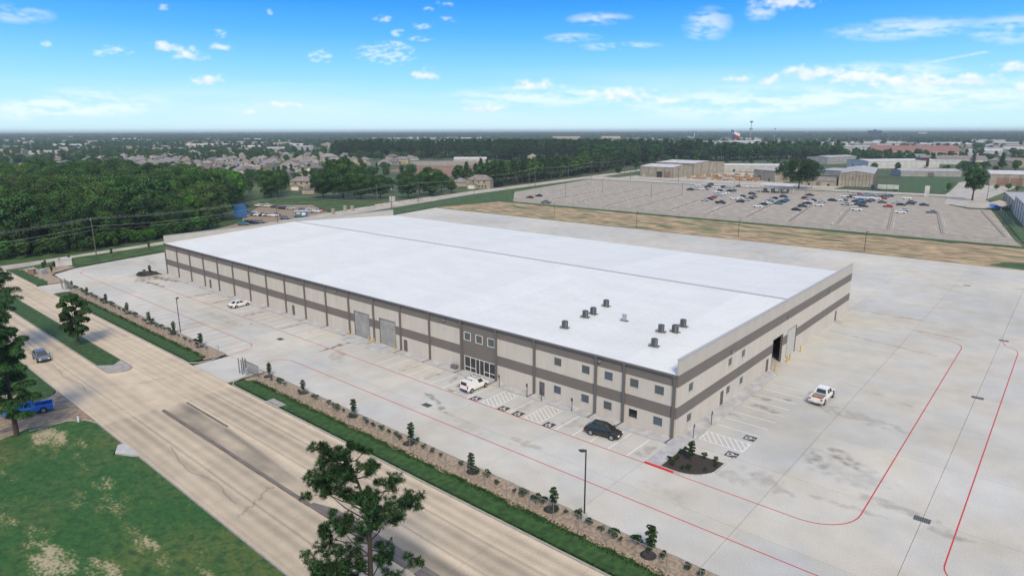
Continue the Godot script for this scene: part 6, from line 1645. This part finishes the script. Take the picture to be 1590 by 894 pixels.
	for k in 3:
		var t := thing("tarpaulin_pile", "bright blue covered pile beside the lean-to, " + ["nearest the car park", "in the middle", "nearest the warehouse"][k], "pile", V(1.0 + k * 1.6, -0.2, -345 + k * 5.0), k * 0.7)
		var b := MB.new(); b.hexa([V(-1.8, 0, 1.4), V(1.8, 0, 1.4), V(1.8, 0, -1.4), V(-1.8, 0, -1.4), V(-1.2, 1.3, 0.8), V(1.1, 1.5, 0.7), V(1.2, 1.2, -0.8), V(-1.1, 1.4, -0.9)]); obj("cover", b, M["paint bright blue"], t)
		var b2 := MB.new(); b2.box(V(-1.9, 0.0, -1.5), V(1.9, 0.12, 1.5)); obj("pallet", b2, M["lumber"], t)
	var can := thing("canopy", "white flat-roofed canopy on posts before the great oak", "canopy", V(-111, -0.1, -352), 0.12)
	var ct := MB.new(); ct.box(V(-10, 4.6, -7), V(10, 5.3, 7)); obj("roof", ct, M["white wall"], can)
	for k in 8:
		var p := MB.new(); p.box(V(-8.8 + (k % 4) * 5.8, 0, -5.4 + (k / 4) * 10.8), V(-8.5 + (k % 4) * 5.8, 4.6, -5.1 + (k / 4) * 10.8)); obj("post", p, M["white wall"], can)
	for k in 4:
		var p := MB.new(); p.box(V(-8.0 + k * 4.6, 0, -1.2), V(-6.2 + k * 4.6, 2.4, 1.2)); obj("booth", p, M["grey wall"] if k % 2 else M["putty"], can)
	var pil := thing("pylon_sign", "plain white upright pylon on the grass behind the car park", "sign", V(-34.4, -0.1, -380.5), 0.2)
	var p1 := MB.new(); p1.box(V(-1.2, 0.3, -0.5), V(1.2, 6.4, 0.5)); obj("panel", p1, M["white wall"], pil)
	var p2 := MB.new(); p2.box(V(-1.35, 0.0, -0.65), V(1.35, 0.3, 0.65)); obj("base", p2, M["kerb"], pil)
	var lor := thing("lorry", "dark blue lorry with a white trailer parked along the lawn", "lorry", V(-62, -0.1, -411), 0.1)
	var b1 := MB.new(); b1.box(V(-8.6, 0.8, -1.2), V(-6.6, 3.4, 1.2)); b1.box(V(-6.7, 0.8, -1.1), V(-5.2, 2.0, 1.1)); obj("cab", b1, M["paint navy"], lor)
	var b2 := MB.new(); b2.box(V(-4.8, 1.1, -1.25), V(7.0, 3.7, 1.25)); obj("trailer", b2, M["white wall"], lor)
	for x in [-7.6, -4.2, 4.6, 5.8]:
		for s in [-1, 1]:
			var w := MB.new(); w.tube(V(x, 0.5, s * 1.0 - 0.15), V(x, 0.5, s * 1.0 + 0.15), 0.5, 0.5, 12); obj("wheel", w, M["tyre"], lor)
	var bb := thing("billboard", "dark square billboard on posts between far roofs", "billboard", V(-95, -0.2, -725), 0.15)
	var bp := MB.new(); bp.box(V(-6.2, 2.6, -0.3), V(6.2, 10.6, 0.3)); obj("panel", bp, mat("board", lin(0.06, 0.03, 0.035), 0.6), bb)
	var bf := MB.new(); bf.box(V(-6.4, 2.3, -0.35), V(6.4, 2.6, 0.35)); obj("catwalk", bf, M["steel"], bb)
	for s in [-1, 1]:
		var p := MB.new(); p.tube(V(s * 4, 0, 0), V(s * 4, 2.3, 0), 0.3, 0.3, 8); obj("post", p, M["steel"], bb)
	var rs := thing("red_shed", "small bright red shed left of the billboard", "shed", V(-133, -0.2, -735), 0.3)
	gable_block(rs, 7, 5, 3.4, 1.8, M["paint red"], M["red roof"])
	# lumber yard: stacks of sawn timber
	var ln := 0
	for i in 13:
		for j in 6:
			if rng.randf() < 0.16: continue
			var x := -212.0 + i * 4.6 + j * 3.0 + rf(-1.2, 1.2); var z := -434.0 - j * 12.0 + rf(-2, 2)
			var t := thing("lumber_stack", "orange-brown stack of sawn timber in the works yard", "timber stack", V(x, -0.1, z), rf(-0.25, 0.25) + (PI / 2 if rng.randf() < 0.25 else 0.0), "stacks of timber in the works yard")
			var n := 1 + rng.randi() % 3
			for k in n:
				var b := MB.new(); b.box(V(-2.4 + rf(0, 0.4), 0.12 + k * 0.85, -0.6), V(2.4 - rf(0, 0.4), 0.85 + k * 0.85, 0.6)); obj("bundle", b, M["lumber"] if rng.randf() < 0.72 else (M["brick"] if rng.randf() < 0.5 else M["pale"]), t)
			var u := MB.new()
			for s in [-1, 1]: u.box(V(s * 1.6 - 0.08, 0, -0.62), V(s * 1.6 + 0.08, 0.118, 0.62))
			obj("bearer", u, M["bark"], t)
	# dealer yard beyond the far end
	var kiosk := thing("kiosk", "small blue and white kiosk beside the teal car in the dealer yard", "kiosk", V(-236, -0.1, -93), 0.9)
	var k1 := MB.new(); k1.box(V(-2.6, 0, -1.4), V(2.6, 2.5, 1.4)); obj("wall", k1, M["paint blue"], kiosk)
	var k2 := MB.new(); k2.box(V(-2.9, 2.5, -1.7), V(2.9, 2.72, 1.7)); obj("roof", k2, M["white wall"], kiosk)
	for k in 2:
		var w := MB.new(); w.box(V(-2.0 + k * 2.3, 0.9, 1.403), V(-0.3 + k * 2.3, 2.0, 1.46)); obj("window", w, M["frame_white"], kiosk)
	var con := thing("blue_panel", "tall bright blue panel board by the dealer yard pole", "sign", V(-253, -0.1, -72.5), 0.9)
	var c1 := MB.new(); c1.box(V(-2.6, 0.3, -0.6), V(2.6, 6.0, 0.6)); obj("panel", c1, M["paint blue"], con)
	for s in [-1, 1]:
		var p := MB.new(); p.tube(V(s * 2, 0, 0), V(s * 2, 0.3, 0), 0.12, 0.12, 6); obj("post", p, M["steel"], con)
	for q in [[-239, -119, "left"], [-236.5, -121.5, "right"], [-233, -108, "nearer"]]:
		var t := thing("gate_pillar", "tan brick gate pillar, the %s one of the dealer yard entrance" % q[2], "pillar", V(q[0], -0.1, q[1]), 0.3)
		var b := MB.new(); b.box(V(-0.6, 0, -0.6), V(0.6, 2.3, 0.6)); obj("shaft", b, M["tan"], t)
		var c := MB.new(); c.box(V(-0.7, 2.3, -0.7), V(0.7, 2.45, 0.7)); obj("cap", c, M["pale"], t)
	var wf := thing("white_fence", "pale low panel fence along the cross street beside the trees", "fence", Vector3.ZERO)
	for k in 14:
		var p := V(-240.5, -0.1, -140).lerp(V(-249, -0.1, -186), k / 14.0)
		var b := MB.new(); b.obox(Transform3D(Basis(Vector3.UP, 1.38), p + V(0, 0.75, 0)), V(2.9, 1.5, 0.12)); obj("panel", b, M["pale"], wf)
		var c := MB.new(); c.obox(Transform3D(Basis(Vector3.UP, 1.38), p.lerp(p + V(-0.3, 0, -1.62), 1.0) + V(0, 0.85, 0)), V(0.3, 1.7, 0.3)); obj("post", c, M["pale"], wf)
	var sg := thing("street_sign", "white square sign on two posts beside the cross street", "sign", V(-232, -0.1, -143), 0.5)
	var s1 := MB.new(); s1.box(V(-1.5, 3.2, -0.06), V(1.5, 5.8, 0.06)); obj("panel", s1, M["white wall"], sg)
	for s in [-1, 1]:
		var p := MB.new(); p.tube(V(s * 1.0, 0, -0.12), V(s * 1.0, 5.6, -0.12), 0.06, 0.06, 6); obj("post", p, M["steel"], sg)
	# houses: the ones that can be told apart, then the rows behind
	var walls := ["beige", "pale", "brick", "tan", "cream"]; var roofs := ["grey roof", "dark roof", "brown roof", "tan roof", "grey roof"]
	var hl := []
	for q in [[-365, -174, 2, 3, 2], [-338, -164, 1, 0, 1], [-585, -222, 1, 1, 1], [-533, -217, 2, 1, 0], [-555, -281, 2, 1, 3], [-548, -302, 1, 0, 1], [-645, -418, 2, 0, 2], [-608, -407, 2, 4, 0], [-594, -424, 1, 0, 0], [-588, -434, 1, 3, 1], [-591, -450, 2, 4, 0], [-280, -259, 2, 3, 2], [-304, -263, 1, 0, 0], [-564, -142, 1, 1, 1], [-474, -115, 1, 1, 1], [-562, -163, 1, 0, 1], [-519, -215, 2, 1, 1], [-500, -240, 1, 2, 1], [-430, -190, 2, 0, 0], [-470, -170, 1, 1, 1], [-445, -225, 1, 4, 2], [-515, -180, 2, 3, 2], [-400, -225, 1, 1, 0]]:
		var h := house("", q[0], q[1], rf(-0.3, 0.3) + (0.7 if rng.randf() < 0.5 else 0.7 + PI / 2), rf(13, 16), rf(9, 11), q[2], walls[q[3]], roofs[q[4]], true)
		hl.append([h, "%s house with %s" % [walls[q[3]], roofs[q[4]]], "beyond the woods"])
	for i in 21:
		for j in 13:
			var along := Vector2(0.80, 0.60); var across := Vector2(-0.60, 0.80)
			var p := Vector2(-770, -330) + along * (i - 9.0) * 17.5 + across * ((j - 5) * 25.0 + (5.0 if j % 2 else -5.0))
			if not in_view(p.x, p.y, -0.01) or rng.randf() < 0.12 or inside_any(p, clear) or p.x > -400: continue
			var wi := rng.randi() % 5; var ri := rng.randi() % 5
			var h := house("", p.x + rf(-2, 2), p.y + rf(-2, 2), -0.64 + (PI if j % 2 else 0.0) + rf(-0.1, 0.1), rf(12, 15), rf(9, 11), 1 + rng.randi() % 2, walls[wi], roofs[ri], false)
			hl.append([h, "%s house with %s" % [walls[wi], roofs[ri]], "beyond the woods"])
	for i in 110:
		var a := deg_to_rad(rf(34, 77)); var r := rf(850, 2100)
		var p := Vector2(EYE.x - sin(a) * r, EYE.z - cos(a) * r)
		if inside_any(p, clear): continue
		var wi := rng.randi() % 5; var ri := rng.randi() % 5
		var h := house("", p.x, p.y, rf(0, TAU), rf(13, 20), rf(10, 13), 1 + rng.randi() % 2, walls[wi], roofs[ri], false)
		hl.append([h, "%s house with %s" % [walls[wi], roofs[ri]], "beyond the woods"])
	ordinals(hl)
	# rows of low building frames on the site
	var fl := []
	for i in 3:
		var t := thing("panel_fence", "", "fence", V(-505 - i * 22, -0.2, -470 - i * 14), 0.78)
		for k in 22:
			var b := MB.new(); b.box(V(-55 + k * 5.0, 0, -0.1), V(-50.2 + k * 5.0, 3.0, 0.1)); obj("panel", b, M["grey wall"], t)
		fl.append([t, "long grey panel fence", "on the red building site"])
	ordinals(fl)
	works("white_barn", "low white-roofed barn at the back of the building site", Vector2(-580, -525), Vector2(-548, -552), 14, 3.6, 2.0, "pale", "white roof")
	# far works and shops to the right, long low roofs on the left and on the skyline
	var fb := []
	var fw := ["white wall", "pale", "beige", "tan", "grey wall", "cream"]; var fr := ["white roof", "metal roof", "white roof", "brown roof", "metal roof", "tan roof"]
	for i in 300:
		var a := deg_to_rad(rf(2.8, 36)); var r := 700.0 + 2300.0 * pow(rng.randf(), 1.3)
		if i > 125: a = deg_to_rad(rf(20, 79)); r = rf(1300, 3800)
		var p := Vector2(EYE.x - sin(a) * r, EYE.z - cos(a) * r)
		if r < 1150 and (p.x > -250 and p.x < 0) : r *= 1.7; p = Vector2(EYE.x - sin(a) * r, EYE.z - cos(a) * r)
		if (p.x < -300 and r < 1200) or (a > deg_to_rad(10) and r < 960): continue
		var k := rng.randi() % 6
		var w := rf(20, 75) * (1.0 if r < 2000 else 1.6); var dir := Vector2(cos(a + rf(-0.4, 0.4)), -sin(a + rf(-0.4, 0.4)))
		var t := works("far_building", "", p - dir * w / 2, p + dir * w / 2, rf(16, 45), rf(4.5, 9.0), rf(0.8, 2.6), fw[k], fr[k], true, [[rf(0.2, 0.4), 5, 3.4, "glass_store"], [rf(0.6, 0.8), 4, 3.4, "shutter"]])
		fb.append([t, "%s building with %s" % [fw[k].replace(" wall", ""), fr[k]], "in the far distance"])
	ordinals(fb)
	for q in [[-4420, -900, -4060, -1120, 60, 15.0, "pale", "very long pale distribution hall on the left skyline"], [-1330, -1716, -1262, -1776, 40, 19.0, "tan", "tan blocky hall behind the pine belt, the left one"], [-1270, -1920, -1222, -1966, 40, 18.0, "cream", "cream blocky hall behind the pine belt, the right one"], [-1640, -1400, -1380, -1600, 40, 9.0, "white wall", "long white low hall far behind the red building site"], [-2230, -1650, -1980, -1880, 50, 11.0, "pale", "long pale hall on the skyline over the middle of the roof"], [-745, -4500, -705, -4515, 40, 24.0, "cream", "cream hotel block on the right skyline"]]:
		works("hall_block", q[7], Vector2(q[0], q[1]), Vector2(q[2], q[3]), q[4], q[5], 0.8, q[6], "white roof")
	var tw := thing("office_tower", "dark glass office tower on the right skyline", "building", V(-720, -0.2, -3330), 0.2)
	var t1 := MB.new(); t1.box(V(-29, 0, -20), V(29, 36, 20)); obj("block", t1, mat("tower", lin(0.03, 0.045, 0.08), 0.3), tw)
	var t2 := MB.new(); t2.box(V(-6, 36, -6), V(6, 41, 6)); obj("plant_room", t2, M["trim_dark"], tw)
	for k in 9:
		var b := MB.new(); b.box(V(-29.1, 3.6 + k * 3.8, 20.02), V(29.1, 4.1 + k * 3.8, 20.3)); obj("floor_band", b, M["trim_dark"], tw)
	# masts, flag and water tower
	for q in [[-376, -981, 53, "tall grey telephone mast with antennas behind the works"], [-999 * 0.62, -2861 * 0.62, 44, "distant lattice mast right of the tall mast"]]:
		var t := thing("telephone_mast", q[3], "mast", V(q[0], -0.2, q[1]), 0.3)
		var p := MB.new(); p.tube(V(0, 0, 0), V(0, q[2], 0), 0.75, 0.4, 8); obj("post", p, M["steel"], t)
		for lv in 2:
			for k in 9:
				var a := TAU * k / 9
				var y: float = q[2] - 1.6 - lv * 11.0
				if lv == 1 and k > 4: continue
				var b := MB.new(); b.obox(Transform3D(Basis(Vector3.UP, -a), V(cos(a) * 2.1, y, sin(a) * 2.1)), V(0.3, 2.6, 0.6)); obj("antenna", b, M["unit_dark"], t)
			var rg := MB.new(); rg.tube(V(0, q[2] - 1.7 - lv * 11.0, 0), V(0, q[2] - 1.4 - lv * 11.0, 0), 2.0, 2.0, 9); obj("platform", rg, M["unit_dark"], t)
	var fg := thing("flagpole", "very large flag of blue, white and red on a tall pole", "flag", V(-373.5, -0.2, -899.3), 0.0)
	var f0 := MB.new(); f0.tube(V(0, 0, 0), V(0, 40, 0), 0.35, 0.18, 8); obj("post", f0, M["steel"], fg)
	var fl2 := Node3D.new(); put(fl2, "flag_cloth", fg); fl2.position = V(0, 40, 0); fl2.rotation.y = 0.71
	var cell := func(u: float, v: float) -> Vector3: return V(u * 13.0, -v * 8.2 - u * 7.0 - sin(u * 5.0) * 0.5, sin(u * 7.0 + v) * 0.9)
	for q in [["blue_band", "paint blue", 0.0, 0.33, 0.0, 1.0], ["white_band", "white_paint", 0.33, 1.0, 0.0, 0.5], ["red_band", "paint red", 0.33, 1.0, 0.5, 1.0]]:
		var b := MB.new()
		for i in 6:
			var u0 := lerpf(q[2], q[3], i / 6.0); var u1 := lerpf(q[2], q[3], (i + 1) / 6.0)
			b.quad(cell.call(u0, q[5]), cell.call(u1, q[5]), cell.call(u1, q[4]), cell.call(u0, q[4]))
		obj(q[0], b, M[q[1]], fl2)
	var star := MB.new()
	for i in 5:
		var a0 := TAU * i / 5 + PI / 2
		var mid: Vector3 = cell.call(0.165, 0.5) + V(0, 0, 0.12)
		star.tri(mid + V(cos(a0 - 0.63) * 0.55, sin(a0 - 0.63) * 0.55, 0), mid + V(cos(a0 + 0.63) * 0.55, sin(a0 + 0.63) * 0.55, 0), mid + V(cos(a0) * 1.5, sin(a0) * 1.5, 0)); star.tri(mid, mid + V(cos(a0 - 0.63) * 0.55, sin(a0 - 0.63) * 0.55, 0), mid + V(cos(a0 + 0.63) * 0.55, sin(a0 + 0.63) * 0.55, 0))
	obj("star", star, M["white_paint"], fl2)
	var wt := thing("water_tower", "small white water tower on the middle skyline", "water tower", V(-1230, -0.2, -2560), 0)
	var w1 := MB.new(); w1.tube(V(0, 0, 0), V(0, 34, 0), 1.6, 1.6, 10); obj("stem", w1, M["white wall"], wt)
	var w2 := SphereMesh.new(); w2.radius = 6; w2.height = 9; w2.radial_segments = 16; w2.rings = 8
	var wo := obj("tank", w2, M["white wall"], wt); wo.position = V(0, 37, 0)

func _ready() -> void:
	rng.seed = 1
	# camera, sky, sun and exposure
	var cam := Camera3D.new()
	put(cam, "camera")
	cam.position = EYE
	cam.rotation = V(deg_to_rad(-13.488), deg_to_rad(40.888), deg_to_rad(-0.132))
	cam.fov = 47.453; cam.near = 0.5; cam.far = 30000
	cam.current = true
	var e := Environment.new()
	e.background_mode = Environment.BG_SKY
	e.sky = Sky.new()
	var sm := PanoramaSkyMaterial.new()
	sm.panorama = build_sky()
	e.sky.sky_material = sm
	e.tonemap_mode = Environment.TONE_MAPPER_LINEAR
	e.tonemap_exposure = 1.15
	e.sdfgi_enabled = true; e.ssao_enabled = true; e.ssil_enabled = true
	e.fog_enabled = true
	e.fog_density = 0.00012
	e.fog_light_color = Color(0.88, 0.95, 1.0)
	var we := WorldEnvironment.new()
	we.environment = e
	put(we, "environment")
	var sun := DirectionalLight3D.new()
	put(sun, "sun")
	sun.light_energy = 0.95
	sun.light_color = Color(1.0, 0.92, 0.77)
	sun.light_angular_distance = 16.0
	sun.shadow_enabled = true
	sun.rotation = V(deg_to_rad(-46), deg_to_rad(48), 0)
	make_materials()
	build_ground()
	build_warehouse()
	build_background()
	build_street_furniture()
	build_vehicles()
	build_trees()
